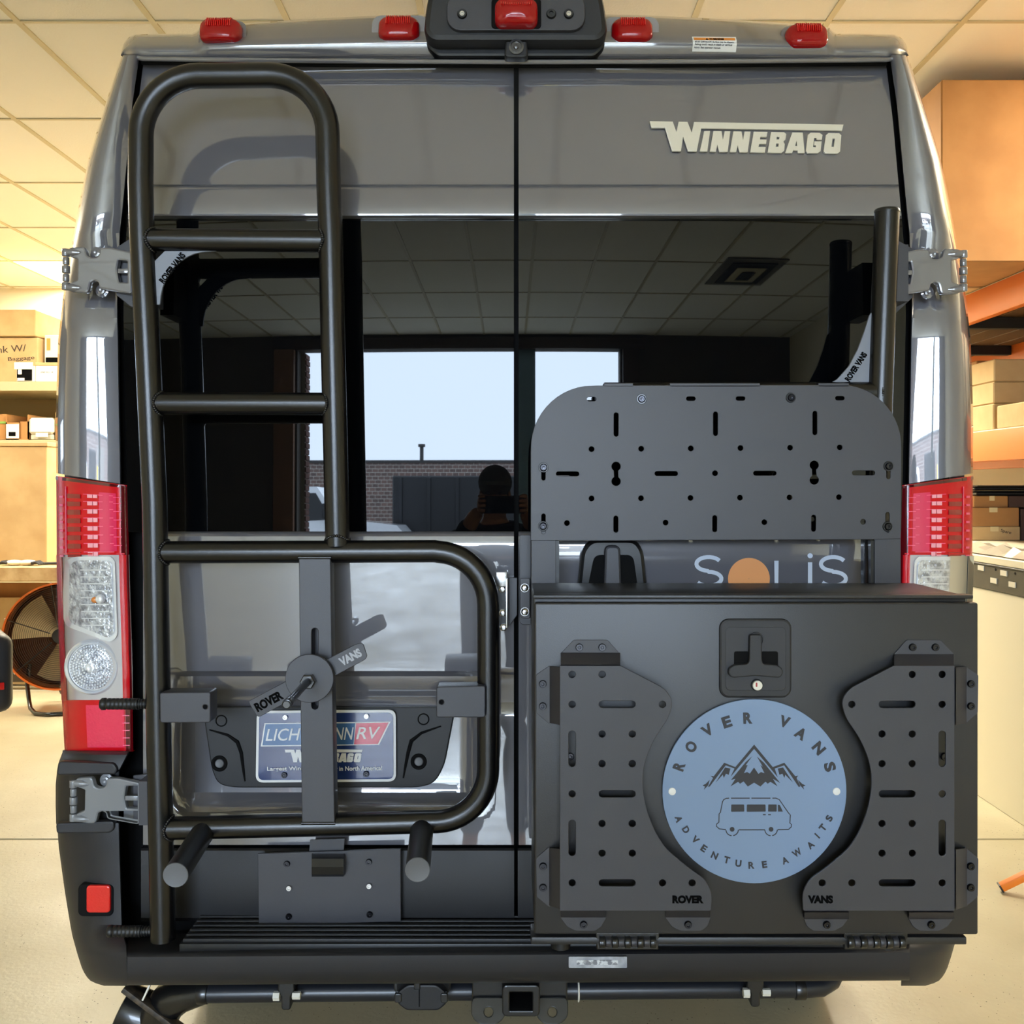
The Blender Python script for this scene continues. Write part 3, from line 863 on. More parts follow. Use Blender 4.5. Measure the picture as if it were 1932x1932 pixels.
# tail lamps
LXI = [(895, 240), (1000, 242), (1100, 244), (1250, 249), (1418, 251)]
LXO = [(893, 106), (1050, 107), (1250, 113), (1418, 122)]
def lamp(side):
    root = thing('tail_lamp', None, None, (0, 0, 0)); root.parent = van; root.location = P(180, 1418, .06) - wl(van) if not side else P(1762, 1418, .06) - wl(van)
    def LP(u, py, off=0.0):      # u: 0 at the door, 1 at the outer edge
        xi, xo = interp(LXI, py), interp(LXO, py)
        y = interp([(-.08, .09), (-.02, .055), (0, .036), (.08, .030), (.3, .033), (.5, .040), (.7, .055), (.85, .08), (.95, .115), (1.0, .155), (1.04, .20)], u)
        p = P(xi + (xo - xi) * max(0, min(u, 1)) , py + (1 - u) * 18 * (1 - sstep(893, 960, py)), y)
        n = Vector((-.35 * sstep(.5, 1, u), -1, 0)).normalized()
        p = p + n * off
        if side: p.x = 2 * VXC - p.x
        return p
    US = [-.08, -.02, 0, .06, .15, .25, .35, .45, .55, .65, .75, .83, .9, .95, 1.0, 1.04]
    def sheet(name, m, pys, us=US, off=0.0, back=.012):
        return MB().skin([[LP(u, py, off) for u in us] for py in pys], (0, back, 0)).build(name, m, root, 45)
    def patch(b, u0, u1, p0, p1, off, n=2, depth=.003):
        us = [u0 + (u1 - u0) * i / n for i in range(n + 1)]
        b.skin([[LP(u, q, off) for u in us] for q in (p0, p1)], (0, depth, 0))
    sheet('upper_red_lens', REDLENS, [898, 912, 930, 960, 1000, 1040, 1047])
    sheet('clear_section', mat('lamp_bezel_white', (205, 200, 198), rough=.2, coat=1), [1047, 1100, 1150, 1200, 1260, 1321], off=-.003)
    sheet('lower_red_lens', REDLENS, [1321, 1330, 1360, 1400, 1418])
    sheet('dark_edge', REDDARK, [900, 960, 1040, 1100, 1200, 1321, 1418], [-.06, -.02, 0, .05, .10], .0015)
    sheet('inner_edge', REDLENS, [1047, 1100, 1200, 1260, 1321], [.03, .06, .10, .13], .0022)
    sheet('outer_edge', REDLENS, [1047, 1100, 1200, 1321], [.93, .96, 1.0, 1.03], .0012)
    b = MB(); patch(b, .02, 1.0, 899, 905, .002, 8); b.build('top_rim', REDDARK, root, 30)
    # the reflector grid behind the red lens
    b = MB()
    for i in range(8):
        q = 933 + 16 * i
        patch(b, .09, .20, q - .6, q + .8, .0018)
        patch(b, .2, .62, q - 4.5, q - 3, .0018)
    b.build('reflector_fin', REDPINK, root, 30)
    b = MB(); patch(b, .16, .40, 922, 1040, .0012, 4); b.build('bright_reflector', mat('lamp_pink', (232, 34, 92), rough=.15, coat=1), root, 30)
    led = mat('led_block', (255, 170, 185), rough=.2, coat=1)
    dk = mat('led_gap', (150, 4, 14), rough=.3, coat=1)
    for i in range(8):
        q = 929 + 16 * i
        for (u0, u1) in ((.42, .48), (.49, .56)):
            b = MB(); patch(b, u0, u1, q, q + 8, .003, 1); b.build('led_block', led, root, 0)
        b = MB(); patch(b, .66, .84, q + 1, q + 10, .002, 2); b.build('led_recess', dk, root, 0)
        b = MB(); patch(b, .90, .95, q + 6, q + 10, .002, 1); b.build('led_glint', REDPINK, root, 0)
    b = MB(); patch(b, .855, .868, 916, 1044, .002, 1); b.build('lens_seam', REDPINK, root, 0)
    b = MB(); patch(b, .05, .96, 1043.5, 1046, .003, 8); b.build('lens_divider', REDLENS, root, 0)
    # the clear turn-signal window
    def shape(pts, m, off, name, rad=8, depth=.004):
        q = rounded(pts, rad, 5)
        c = [LP(0.5, 1100, 0)]
        b = MB(); n = len(q)
        top = [LP((246 - x) / 136.0, yy, off) for x, yy in q]
        cx = sum(x for x, _ in q) / n; cyy = sum(v for _, v in q) / n
        mid = LP((246 - cx) / 136.0, cyy, off)
        b.v = top + [v + Vector((0, depth, 0)) for v in top] + [mid]
        for i in range(n):
            j = (i + 1) % n
            b.f.append((i, j, 2 * n)); b.f.append((i, i + n, j + n, j))
        return b.build(name, m, root, 30)
    shape([(127, 1058), (146, 1050), (214, 1050), (220, 1060), (221, 1200), (208, 1212), (186, 1204), (128, 1182), (121, 1170), (122, 1110)], SILVER, .003, 'signal_frame')
    shape([(137, 1066), (148, 1057), (209, 1057), (214, 1064), (215, 1194), (204, 1203), (188, 1196), (138, 1176), (132, 1166)], FACET, .0055, 'signal_reflector')
    b = MB()
    for i in range(9):
        q = 1074 + 13 * i
        patch(b, .28, .66, q, q + 2, .0062, 3, .002)
    b.build('prism_rib', SILVER, root, 0)
    b = MB(); b.sph(LP(.38, 1129, .012), .011, 14, 8, (1, .7, 1)); b.build('signal_bulb', SILVER, root)
    b = MB(); b.sph(LP(.46, 1131, .010), .007, 12, 8, (1.2, .7, 1)); b.build('amber_bulb', AMBER, root)
    # the round reversing lamp
    c0 = LP(.545, 1258, .0); ax = (LP(.545, 1258, 1) - c0)
    b = MB(); b.lathe([(.061, -.02), (.061, .006), (.057, .010), (.053, .007), (.052, .002), (0, .002)], c0, ax, 48); b.build('reversing_lamp', SILVER, root)
    b = MB()
    for (r, h) in ((.047, .006), (.040, .008), (.033, .0095), (.026, .0105), (.018, .0115)):
        n = int(r * 2 * math.pi / .0062)
        z = ax.normalized(); x = z.cross(Vector((0, 0, 1))).normalized(); yv = z.cross(x)
        for k_ in range(n):
            a = 2 * math.pi * (k_ + (.5 if r in (.040, .026) else 0)) / n
            b.sph(c0 + z * h + (x * math.cos(a) + yv * math.sin(a)) * r * .98, .0029, 6, 4)
    o = b.build('prism_beads', SILVER, root, 60); o['kind'] = 'stuff'
    b = MB(); b.lathe([(.050, .004), (.045, .0055), (.03, .009), (.012, .0115), (0, .012)], c0, ax, 40); b.build('reversing_lens', FACET, root)
    b = MB(); b.lathe([(.010, .010), (.010, .015), (.006, .016), (0, .014)], c0, ax, 6); b.build('lens_centre', SILVER, root)
    # lower red reflector cells
    b = MB(); patch(b, .12, .66, 1330, 1410, .0015, 5); b.build('lower_reflector', mat('lamp_pink_low', (240, 46, 88), rough=.12, coat=1, bump=(160, .5, .002)), root, 30)
    b = MB()
    for i in range(6): patch(b, .04, .14, 1335 + 14 * i, 1336.2 + 14 * i, .003, 1)
    b.build('reflector_fin', REDPINK, root, 0)
    # the clear cover over the white part
    MB().grid([[LP(u, py, .016) for u in US[2:-2]] for py in (1048, 1100, 1150, 1200, 1260, 1320)]).build('clear_cover', CLEAR, root, 60, fix=False)
    b = MB(); patch(b, -.02, .03, 1206, 1238, .004, 1, .01); b.build('lamp_clip', BLACKP, root, 30)
    return root
lamp(0); lamp(1)

# rear bumper: step, corner caps
YB0 = -.165
bp = thing('rear_bumper', None, None, (VXC, -.1, .5)); bp.parent = van; bp.location = Vector((VXC, -.1, .5)) - Vector(van.location)
BUMP = mat('bumper_plastic', (36, 36, 40), rough=.48, bump=(600, .25, .0006))
def brow(py, y, x0=240, x1=1716, n=24): return [P(x0 + (x1 - x0) * i / n, py - 9 * i / n, y + .03 * ((i / n - .5) * 2) ** 2) for i in range(n + 1)]
rows = [brow(1762, .02), brow(1793, -.135), brow(1797, -.150), brow(1801, -.160), brow(1806, -.165), brow(1835, -.165), brow(1848, -.160), brow(1855, -.15), brow(1859, -.13), brow(1830, .10)]
b = MB(); b.grid(rows); b.build('step_beam', BUMP, bp, 50)
rows = []
zt = P(0, 1797, -.15).z
TREAD = mat('step_tread', (22, 22, 23), rough=.4)
b = MB(); b.box(P(345, 0, -.1).x, P(1600, 0, -.1).x, -.125, .03, zt - .02, zt + .006, .003); b.build('step_tread', TREAD, bp)
for i in range(6):
    yy = -.118 + .022 * i
    b = MB(); b.box(P(350, 0, -.1).x, P(1590, 0, -.1).x, yy, yy + .009, zt + .004, zt + .013, .002); b.build('tread_rib', BLACKP, bp)
pl = plate_px('bumper_label', -.168, [rrect(1128, 1815.5, 110, 21, 1.5)], .002, mat('foil_label', (200, 204, 212), rough=.35, metal=.4, var=(40, (150, 154, 165))), bp)
plate_px('label_print', -.1690, [rrect(1127, 1816, 78, 9, 1)], .001, mat('worn_print', (225, 228, 232), rough=.5, var=(120, (130, 132, 140), .45, .55)), bp)
for side in (0, 1):
    m = (lambda px: 1942 - px) if side else (lambda px: px)
    CX = [(1420, 118), (1432, 112), (1450, 108), (1480, 105), (1550, 105), (1560, 108), (1600, 111), (1680, 122), (1760, 135), (1800, 146), (1825, 154), (1840, 161), (1850, 170), (1856, 182), (1860, 196)]
    CI = [(1420, 244), (1455, 226), (1550, 226), (1558, 226), (1700, 230), (1760, 232), (1780, 240), (1858, 242)]
    cc = thing('bumper_corner', None, None, (0, 0, 0)); cc.parent = van; cc.location = P(m(180), 1850, 0) - wl(van)
    def crow(py, dy=0.0):
        xi, xo = interp(CI, py), interp(CX, py)
        fw = sstep(1740, 1800, py) * .085
        pts = []
        for (t, y) in ((0, .09), (0, .0), (.02, -.012), (.25, -.014), (.5, -.008), (.72, .006), (.87, .03), (.96, .07), (1.0, .13)):
            pts.append(P(m(xi + (xo - xi) * t), py, y + dy - fw * (1 - t * .55)))
        o = pts[-1]
        pts.append(Vector((o.x, .55, o.z)))
        return pts
    MB().grid([crow(q, d) for q, d in ((1416, .05), (1419, .02), (1424, .008), (1440, .0), (1452, .0), (1454, .012))]).build('upper_cap', BUMP, cc, 35)
    MB().grid([crow(q, .03) for q in (1453, 1480, 1520, 1553)]).build('hinge_pocket', mat('pocket_black', (24, 24, 27), rough=.5), cc, 35)
    b = MB().grid([crow(q, d) for q, d in ((1551, .02), (1553, .0), (1570, -.002), (1600, 0), (1640, 0), (1680, 0), (1720, 0), (1745, 0), (1765, 0), (1785, 0), (1797, 0), (1806, .0), (1815, .0), (1825, .0), (1835, .0), (1843, .002), (1850, .006), (1855, .012), (1860, .03))])
    b.build('lower_cap', BUMP, cc, 40)
    yr = -.004
    plate_px('reflector_pocket', yr - .012, [rrect(m(180), 1699, 62, 56, 8)], .02, BLACKG, cc, .003)
    plate_px('red_reflector', yr - .018, [rrect(m(185), 1697, 40, 46, 4)], .012, REFL_RED, cc, .003)
    plate_px('trim_lip', -.022, [rounded([(m(112), 1441), (m(212), 1444), (m(217), 1452), (m(215), 1458), (m(110), 1460)], 3)], .02, BUMP, cc, .004)
    plate_px('trim_lip', -.022, [rounded([(m(108), 1557), (m(211), 1553), (m(211), 1564), (m(205), 1569), (m(109), 1570)], 3)], .02, BUMP, cc, .004)

# black plate with screws on the lower left door, and the pull handle over it
mp = plate_px('bolted_plate', -.038, [[(487, 1612), (755, 1603), (755.5, 1738), (489, 1746)]], .006, POWDERF, van, .001)
for px, py in ((541.5, 1629.5), (696, 1626), (545, 1729), (697.5, 1725)): inst('screw', SCREW, P(px, py, -.039), mp)
for px, py in ((545.5, 1675), (696.5, 1671)): inst('screw', SCREWS, P(px, py, -.039), mp)
b = MB(); q = [[P(x, yy, y) for x in (588, 592, 612, 630, 640, 648)] for (yy, y) in ((1608, -.02), (1612, -.045), (1620, -.062), (1636, -.070), (1650, -.066), (1654, -.05), (1654, -.035))]
b.skin(q, (0, .02, 0)); b.build('pull_handle', mat('gloss_black', (26, 26, 28), rough=.25), dl, 40)
plate_px('handle_strap', -.03, [[(585, 1585), (650, 1583), (648, 1612), (583, 1614)]], .004, POWDERF, dl)

# below the bumper: hitch, pipe, plug
HB = mat('hitch_black', (20, 20, 21), rough=.3, coat=.4)
hi = thing('hitch_receiver', None, None, (0, 0, 0)); hi.parent = van; hi.location = P(982, 1890, 0) - wl(van)
ky = uv(-.06)
plate_px('receiver_tube', -.09, [rrect(983, 1889, 66, 54, 7), rrect(983, 1890, 48, 40, 4)], .30, HB, hi, .003)
for (a, c) in ((893, 950), (1015, 1068)):
    plate_px('hitch_bracket', -.02, [[(a, 1820), (c, 1820), (c, 1884), (a, 1884)]], .03, HB, hi, .003)
    cx_ = 922 if a == 893 else 1042
    M = Matrix.Translation(P(cx_, 1890, -.03)) @ Matrix.Rotation(math.radians(-30), 4, 'X') @ Matrix.Translation(-P(cx_, 1890, -.03))
    plate_px('chain_tab', -.03, [rounded([(a - 2, 1884), (c + 2, 1884), (c + 2, 1914), (c - 12, 1926), (a + 12, 1926), (a - 2, 1914)], 9), circle(cx_, 1907, 10, 16)], .012, HB, hi, .002, M)
pp = thing('drain_pipe', None, None, (0, 0, 0)); pp.parent = van; pp.location = P(966, 1868, .04) - wl(van)
b = MB(); b.tube([P(375, 1874, .04), P(600, 1871, .04), P(1000, 1868, .04), P(1520, 1864, .04), P(1548, 1862, .045), P(1568, 1850, .06), P(1580, 1825, .08)], .0205, 20); b.build('pipe', mat('satin_black_pipe', (34, 36, 42), rough=.3), pp)
for px in (384, 1508):
    b = MB(); b.cyl(P(px - 10, 1873 if px < 900 else 1865, .04), P(px + 10, 1873 if px < 900 else 1865, .04), .0235, 20, bev=.002); b.build('pipe_collar', HB, pp)
for px, py in ((540, 1878), (1426, 1872)):
    plate_px('pipe_hanger', -.0, [rounded([(px - 12, py - 40), (px + 12, py - 40), (px + 13, py - 8), (px + 6, py + 2), (px + 6, py + 26), (px - 7, py + 26), (px - 7, py + 2), (px - 14, py - 8)], 4)], .03, HB, pp, .003)
    b = MB(); b.cyl(P(px - 24, py + 1, .0), P(px - 12, py + 1, .0), .010, 6); b.build('hanger_bolt', WHITEBOX, pp, 20)
    b = MB(); b.cyl(P(px + 12, py, .0), P(px + 27, py, .0), .008, 6); b.build('hanger_nut', WHITEBOX, pp, 20)
b = MB(); b.torus(P(1091, 1868, .04), (1, 0, 0), .0225, .002, 24, 6); b.build('pipe_tie', WHITEBOX, pp)
tp = plate_px('trailer_plug', -.03, [rounded([(770, 1862), (822, 1862), (838, 1875), (840, 1892), (826, 1904), (768, 1904), (752, 1892), (752, 1876)], 6)], .03, BLACKP, van, .004)
plate_px('plug_backing', -.005, [rounded([(746, 1845), (848, 1845), (848, 1868), (836, 1880), (758, 1880), (744, 1868)], 8)], .02, HB, tp, .003)
plate_px('plug_hinge', -.034, [[(783, 1852), (791, 1852), (791, 1866), (783, 1866)]], .01, HB, tp, .002)
plate_px('plug_seam', -.0312, [[(790, 1868), (792, 1868), (792, 1900), (790, 1900)]], .002, BLACKG, tp)
for px in (751, 838): plate_px('plug_latch', -.034, [rrect(px, 1884, 10, 14, 2)], .012, HB, tp, .002)
ex = thing('exhaust_elbow', None, None, (0, 0, 0)); ex.parent = van; ex.location = P(290, 1900, .1) - wl(van)
b = MB(); b.tube([P(388, 1872, .05), P(345, 1880, .06), P(318, 1890, .08), P(300, 1915, .10), P(290, 1960, .12)], [.024, .033, .042, .045, .045], 18); b.build('elbow', HB, ex)
b = MB(); b.cyl(P(232, 1900, .12), P(300, 1930, .12), .055, 24, bev=.006); b.build('canister', HB, ex)
b = MB(); b.bar(P(235, 1862, .05), P(345, 1945, .05), .03, .012, bev=.002); b.build('bracket_arm', mat('rusty_steel', (46, 40, 34), rough=.6, var=(60, (90, 76, 58), .3, .6)), ex)
b = MB(); b.bar(P(284, 1856, .03), P(270, 1886, .03), .012, .004, bev=.001); b.build('zip_tab', WHITEBOX, ex)
# wheels (out of sight under the van, they carry it)
for (x, y) in ((-.82, .95), (.83, .95), (-.82, 3.5), (.83, 3.5)):
    w = thing('wheel', None, None, (0, 0, 0)); w.parent = van; w.location = Vector((x, y, .345)) - Vector(van.location)
    b = MB(); b.lathe([(.20, -.11), (.30, -.115), (.34, -.095), (.345, -.05), (.345, .05), (.34, .095), (.30, .115), (.20, .11)], (x, y, .345), (1, 0, 0), 36); b.build('tyre', RUBBER, w)
    b = MB(); b.lathe([(0, -.06), (.1, -.07), (.2, -.10), (.2, .10), (.1, .07), (0, .06)], (x, y, .345), (1, 0, 0), 24); b.build('rim', STEEL, w)
    b = MB(); b.box(x - .05, x + .05, y - .05, y + .05, .36, .46); b.build('strut', DARKM, w, 0)
# ------------------------------------------------------------------ the ladder / tyre-carrier rack on the left door
YL, TR = -.10, .0252
lad = thing('ladder_rack', 'black powder-coated ladder and spare tyre carrier on the left rear door', 'ladder', P(308, 1790, YL))
def arc(c, r, a0, a1, n=10): return [(c[0] + r * math.cos(math.radians(a0 + (a1 - a0) * i / n)), c[1] - r * math.sin(math.radians(a0 + (a1 - a0) * i / n))) for i in range(n + 1)]
rail = [(307.5, 1772), (305, 1640), (300, 1400), (292, 950), (278, 640), (268, 450), (265.5, 350)] + arc((378, 255), 112, 180, 90, 12)[0:] + arc((508, 252), 110, 90, 0, 12) + [(620, 350), (624, 450), (628, 640), (633, 850), (637, 1030)]
MB().tube([P(x, y, YL) for x, y in rail], TR, 28).build('rail', POWDER, lad, 50)
for (x0, x1, y0_, y1_) in ((268, 624, 452, 455), (283, 631, 761, 762)):
    MB().tube([P(x0 + 6, y0_, YL), P(x1 - 6, y1_, YL)], .0232, 24).build('rung', POWDER, lad, 50)
loop = [(300, 1042), (600, 1041), (822, 1040)] + arc((822, 1140), 99, 88, 0, 10) + [(921.5, 1300)] + arc((822, 1451), 99, 0, -88, 10) + [(600, 1556), (308, 1563)]
MB().tube([P(x, y, YL) for x, y in loop], .0232, 26).build('carrier_loop', POWDER, lad, 50)
def weld(px, py, ax, R=.0245, n=34, y=YL):
    c = P(px, py, y); z = Vector(ax).normalized(); u = z.cross(Vector((0, 1, 0))).normalized(); w = Vector((0, 1, 0))
    b = MB()
    for k in range(n):
        a = 2 * math.pi * k / n
        b.sph(c + (u * math.cos(a) + w * math.sin(a)) * R + z * (.010 * math.sin(a) ** 2) * -1, .0034, 6, 4)
    return b.build('weld_bead', POWDER, lad, 60)
for px, py, ax in ((291, 453, (1, 0, 0)), (603, 454, (-1, 0, 0)), (306, 762, (1, 0, 0)), (611, 762, (-1, 0, 0)), (317, 1042, (1, 0, 0)), (326, 1562, (1, 0, 0)), (637, 1019, (0, 0, -1))): weld(px, py, ax)
# upright bar with a slot
yb = -.122
plate_px('upright_bar', yb, [[(565, 1052), (622, 1052), (630, 1553), (571, 1553)], slot(594, 1262, 15, 156)], .042, POWDERF, lad, .0015)
b = MB(); b.box(P(570, 0, yb).x + .003, P(628, 0, yb).x - .006, yb + .036, yb + .042, P(0, 1548, yb).z, P(0, 1056, yb).z); b.build('bar_back', POWDERF, lad, 0)
for (x0, x1, yy) in ((563, 625, 1052), (569, 633, 1553)):
    b = MB(); b.tube([P(x0, yy, yb + .002), P(x1, yy, yb + .002)], .004, 8); b.build('weld_bead', POWDER, lad, 50)
# stub brackets
for pts, hole, face in (([(303, 1309), (395, 1308), (395, 1362), (304, 1362)], (387, 1334), -.137), ([(825, 1298), (914, 1296), (914, 1352), (825, 1352)], (833, 1325), -.137)):
    plate_px('stub_bracket', face, [rounded(pts, 3), circle(hole[0], hole[1], 6)], .05, POWDERF, lad, .002)
    b = MB(); b.cyl(P(hole[0], hole[1], face + .006), P(hole[0], hole[1], face + .012), .008, 16); b.build('bracket_bore', BLACKG, lad, 0)
    wx = 303 if hole[0] < 600 else 914
    b = MB(); b.tube([P(wx, pts[0][1] + 4, face + .02), P(wx, pts[2][1] - 3, face + .02)], .005, 8); b.build('weld_bead', POWDER, lad)
# disc, name tag, threaded rod
yd2 = -.165
tg = plate_px('name_tag', yd2 + .018, [rounded([(469, 1324), (672, 1216), (684, 1214), (692, 1238), (688, 1244), (487, 1353)], 5)], .005, POWDERF, lad, .001)
text_px('tag_text', 'ROVER', yd2 + .0178, 507, 1323, 56, 18, BLACKPRINT, tg, 28, .05)
text_px('tag_text', 'VANS', yd2 + .0178, 661, 1240, 44, 17, mat('cut_through_light', (170, 172, 180), rough=.4), tg, 28, .05)
b = MB(); b.lathe([(0, 0), (.0475, 0), (.0485, .001), (.0485, .006), (.0475, .007), (0, .007)], P(585, 1279, yd2 + .007), (0, -1, 0), 48); b.build('clamp_disc', POWDERF, lad)
b = MB(); b.lathe([(0, 0), (.0155, 0), (.0155, .016), (.0135, .018), (0, .018)], P(583, 1284, yd2), (0, -1, 0), 6); b.build('hex_nut', HB, lad, 20)
r0, r1 = P(581.5, 1285, yd2 - .012), P(541, 1329, -.355)
b = MB(); b.cyl(r0, r1, .0075, 18); b.build('threaded_rod', DARKSTEEL, lad)
b = MB(); b.cyl(r1 + (r0 - r1).normalized() * .025, r1, .0092, 20, bev=.001); b.build('rod_collar', HB, lad)
b = MB(); b.cyl(r1, r1 + (r1 - r0).normalized() * .003, .0062, 16); b.build('rod_tip', CAPGREY, lad)
# pegs
for (a, c) in (((389, 1562), (332, 1650)), ((797, 1556), (788, 1640))):
    p0, p1 = P(*a, -.085), P(c[0], c[1], -.298)
    b = MB(); b.tube([p0, p1], .0235, 28); b.build('peg', mat('peg_black', (12, 12, 13), rough=.4), lad, 50)
    b = MB(); b.lathe([(.0232, 0), (.0234, .003), (.0222, .004), (.021, .0035), (0, .0045)], p1, (p1 - p0), 32); b.build('peg_cap', CAPGREY, lad, 30)
# rubber foot pegs on the outside of the rail
for (py, x0, x1) in ((1328, 190, 288), (1757, 203, 292)):
    a, c = P(x0, py, YL + .01), P(x1, py, YL + .01); L = (c - a).length
    prof = [(0, 0), (.010, 0), (.0125, .003), (.0125, .010), (.0105, .0125)]
    h = .014
    while h < L * .62:
        prof += [(.0108, h), (.0118, h + .0015), (.0118, h + .0065), (.0108, h + .008)]; h += .0085
    prof += [(.0105, h), (.0120, h + .001), (.0120, h + .005), (.0095, h + .006)]
    while h < L - .02:
        h += .006; prof += [(.0092, h), (.0108, h + .001), (.0108, h + .003), (.0092, h + .004)]
    prof += [(.009, L), (0, L)]
    b = MB(); b.lathe(prof, a, c - a, 20); b.build('foot_peg', RUBBER, lad, 40)
# gusset with the maker's name
GUS = mat('gusset_painted_sheen', (122, 128, 142), rough=.35, spec=.8)  # light bluish base colour paints in the reflection on the black sheet
gp = [(288, 497), (311, 474), (392, 474)] + [(392 - 91 + 91 * math.cos(math.radians(a)) * 0 + 91 * (1 - math.sin(math.radians(a))) , 474 + 100 * (1 - math.cos(math.radians(a)))) for a in range(8, 90, 9)] + [(300, 574), (288, 574)]
gq = plate_px('gusset', YL - .003, [gp], .006, GUS, lad, .0008)
text_px('gusset_text', 'ROVER VANS', YL - .0036, 325, 505.5, 68, 13, BLACKPRINT, gq, 52, .05)
# dark mounting brackets to the hinges
for (pts) in ([(219, 468), (247, 450), (272, 452), (272, 580), (247, 578), (220, 556)], ):
    plate_px('mount_plate', .006, [pts], .006, POWDERF, lad, .001)
plate_px('mount_plate', -.008, [[(252, 1464), (290, 1460), (290, 1548), (252, 1544)]], .006, POWDERF, lad, .001)
b = MB(); b.box(P(262, 0, -.06).x, P(290, 0, -.06).x, -.10, .0, P(0, 575, -.06).z, P(0, 455, -.06).z); b.build('mount_block', POWDERF, lad, 0)
b = MB(); b.box(P(275, 0, -.06).x, P(292, 0, -.06).x, -.10, -.02, P(0, 1545, -.06).z, P(0, 1464, -.06).z); b.build('mount_block', POWDERF, lad, 0)
# the latch that holds the carrier loop to the door edge
b = MB()
b.bar(P(936, 1093, -.06), P(956, 1093, -.06), .03, .004, (0, 1, 0), .0008); b.bar(P(956, 1091, -.06), P(956, 1183, -.06), .004, .03, (0, 1, 0), .0008)
b.build('latch_bracket', STEEL, lad)
plate_px('latch_plate', -.05, [rounded([(930, 1088), (956, 1088), (956, 1184), (934, 1184)], 4)], .006, HB, lad, .001)
for px, py in ((948, 1111), (948, 1156), (950, 1183)):
    b = MB(); b.lathe([(0, 0), (.008, 0), (.008, .006), (.005, .008), (.005, .014), (0, .015)], P(px, py, -.05), (0, -1, 0), 6); b.build('latch_nut', STEEL, lad, 20)
plate_px('latch_tongue', -.03, [[(961, 1091), (975, 1091), (975, 1160), (961, 1180)]], .01, POWDERF, lad, .001)

# ------------------------------------------------------------------ the box carrier on the right door
YC = -.098
car = thing('box_carrier', 'black box carrier frame with upright pole and perforated panel on the right door', 'carrier', P(1672, 1700, YC))
pole = [(1673.5, 398), (1670, 500), (1664, 650), (1660, 760), (1657, 900), (1652, 1100), (1648, 1700)]
MB().tube([P(x, y, YC) for x, y in pole], TR, 28).build('pole', POWDER, car, 50)
b = MB(); b.lathe([(.0256, -.004), (.0258, 0), (.0240, .003), (0, .0035)], P(1673.6, 398, YC), P(1673.5, 390, YC) - P(1673.3, 398, YC), 28); b.build('pole_cap', HB, car)
MB().tube([P(1140, 742, YC), P(1648, 741, YC)], .0225, 22).build('cross_tube', POWDER, car, 50)
b = MB()
for k in range(30):
    a = 2 * math.pi * k / 30
    b.sph(P(1651, 741, YC) + Vector((.008 * math.sin(a) ** 2, .0235 * math.sin(a), .0235 * math.cos(a))), .0034, 6, 4)
b.build('weld_bead', POWDER, car, 60)
# perforated panel
yp = -.137
outl = [(1002, 1019), (1002, 852)] + [(1118 - 116 * math.cos(math.radians(a)), 846 - 118 * math.sin(math.radians(a))) for a in range(6, 90, 7)] + [(1125, 728), (1602, 727)] + [(1588 + 112 * math.sin(math.radians(a)), 842 - 115 * math.cos(math.radians(a))) for a in range(8, 90, 7)] + [(1700, 850), (1699, 1016), (1646, 1017), (1056, 1019)]
z2 = lambda x, y: (960 + x / 2.415, 680 + y / 2.415)
holes = []
for i in range(6):
    holes.append(slot(*z2(377 + 226.4 * i, 176 - .8 * i), 19 if i not in (1, 4) else 6, 9 if i not in (1, 4) else 6))
    holes.append(circle(*z2(377 + 226.2 * i, 404 - 1.6 * i), 5.8)); holes.append(circle(*z2(377 + 225.5 * i, 629 - 1.2 * i), 5.8))
for i in range(3):
    holes.append(slot(*z2(489 + 453 * i, 292 - 3.5 * i), 10, 47)); holes.append(slot(*z2(488 + 450.5 * i, 746 - 2 * i), 10, 33))
for i in range(4):
    holes.append(slot(*z2(268 + 449.5 * i, 517 - 1.5 * i), 45, 10)); holes.append(circle(*z2(265 + 449.8 * i, 741 - 2 * i), 5.8))
holes.append(circle(*z2(940, 514), 5.8))
for (x, y) in ((489, 517), (1392, 511)):
    kx, ky_ = z2(x, y); pts = []
    for a in range(-62, 243, 20): pts.append((kx + 9.2 * math.cos(math.radians(a)), ky_ - 14 - 9.2 * math.sin(math.radians(a))))
    for a in range(118, 423, 20): pts.append((kx + 9.2 * math.cos(math.radians(a)), ky_ + 14 - 9.2 * math.sin(math.radians(a))))
    holes.append(pts)
for (x, y) in ((158, 512), (1730, 506), (158, 745), (1726, 738)): holes.append(slot(*z2(x, y), 9, 40 if y > 600 else 30))
pn = plate_px('perforated_panel', yp, [outl] + holes, .004, POWDERF, car, .0006)
for (x, y) in ((605, 176), (1285, 170), (158, 488), (156, 755), (1730, 482), (1726, 757)):
    px, py = z2(x, y); inst('screw', SCREW, P(px, py, yp), pn)
    b = MB(); b.torus(P(px, py, yp - .0005), (0, 1, 0), .0088, .0016, 20, 6); b.build('washer', HB, pn)
for (x0, x1) in ((435, 565), (735, 1143), (1412, 1548)):
    a, c = z2(x0, 112)[0], z2(x1, 112)[0]
    plate_px('panel_lip', yp, [[(a, 729), (a, 723.5), (c, 723.5), (c, 729)]], .03, POWDERF, pn, .0006)
plate_px('panel_bottom_edge', yp + .001, [[(1056, 1020), (1056, 1013), (1646, 1012), (1646, 1018)]], .02, HB, pn)
for (pts) in ([(1003, 1000), (1048, 1000), (1048, 1120), (1003, 1120)], [(1651, 1000), (1699, 1000), (1699, 1120), (1651, 1120)]):
    plate_px('panel_leg', yp + .006, [pts], .004, POWDERF, car, .0006)
plate_px('leg_return', yp + .01, [[(1048, 1020), (1055, 1020), (1055, 1110), (1048, 1110)]], .06, HB, car)
plate_px('leg_return', yp + .01, [[(1643, 1020), (1652, 1020), (1652, 1110), (1643, 1110)]], .06, HB, car)
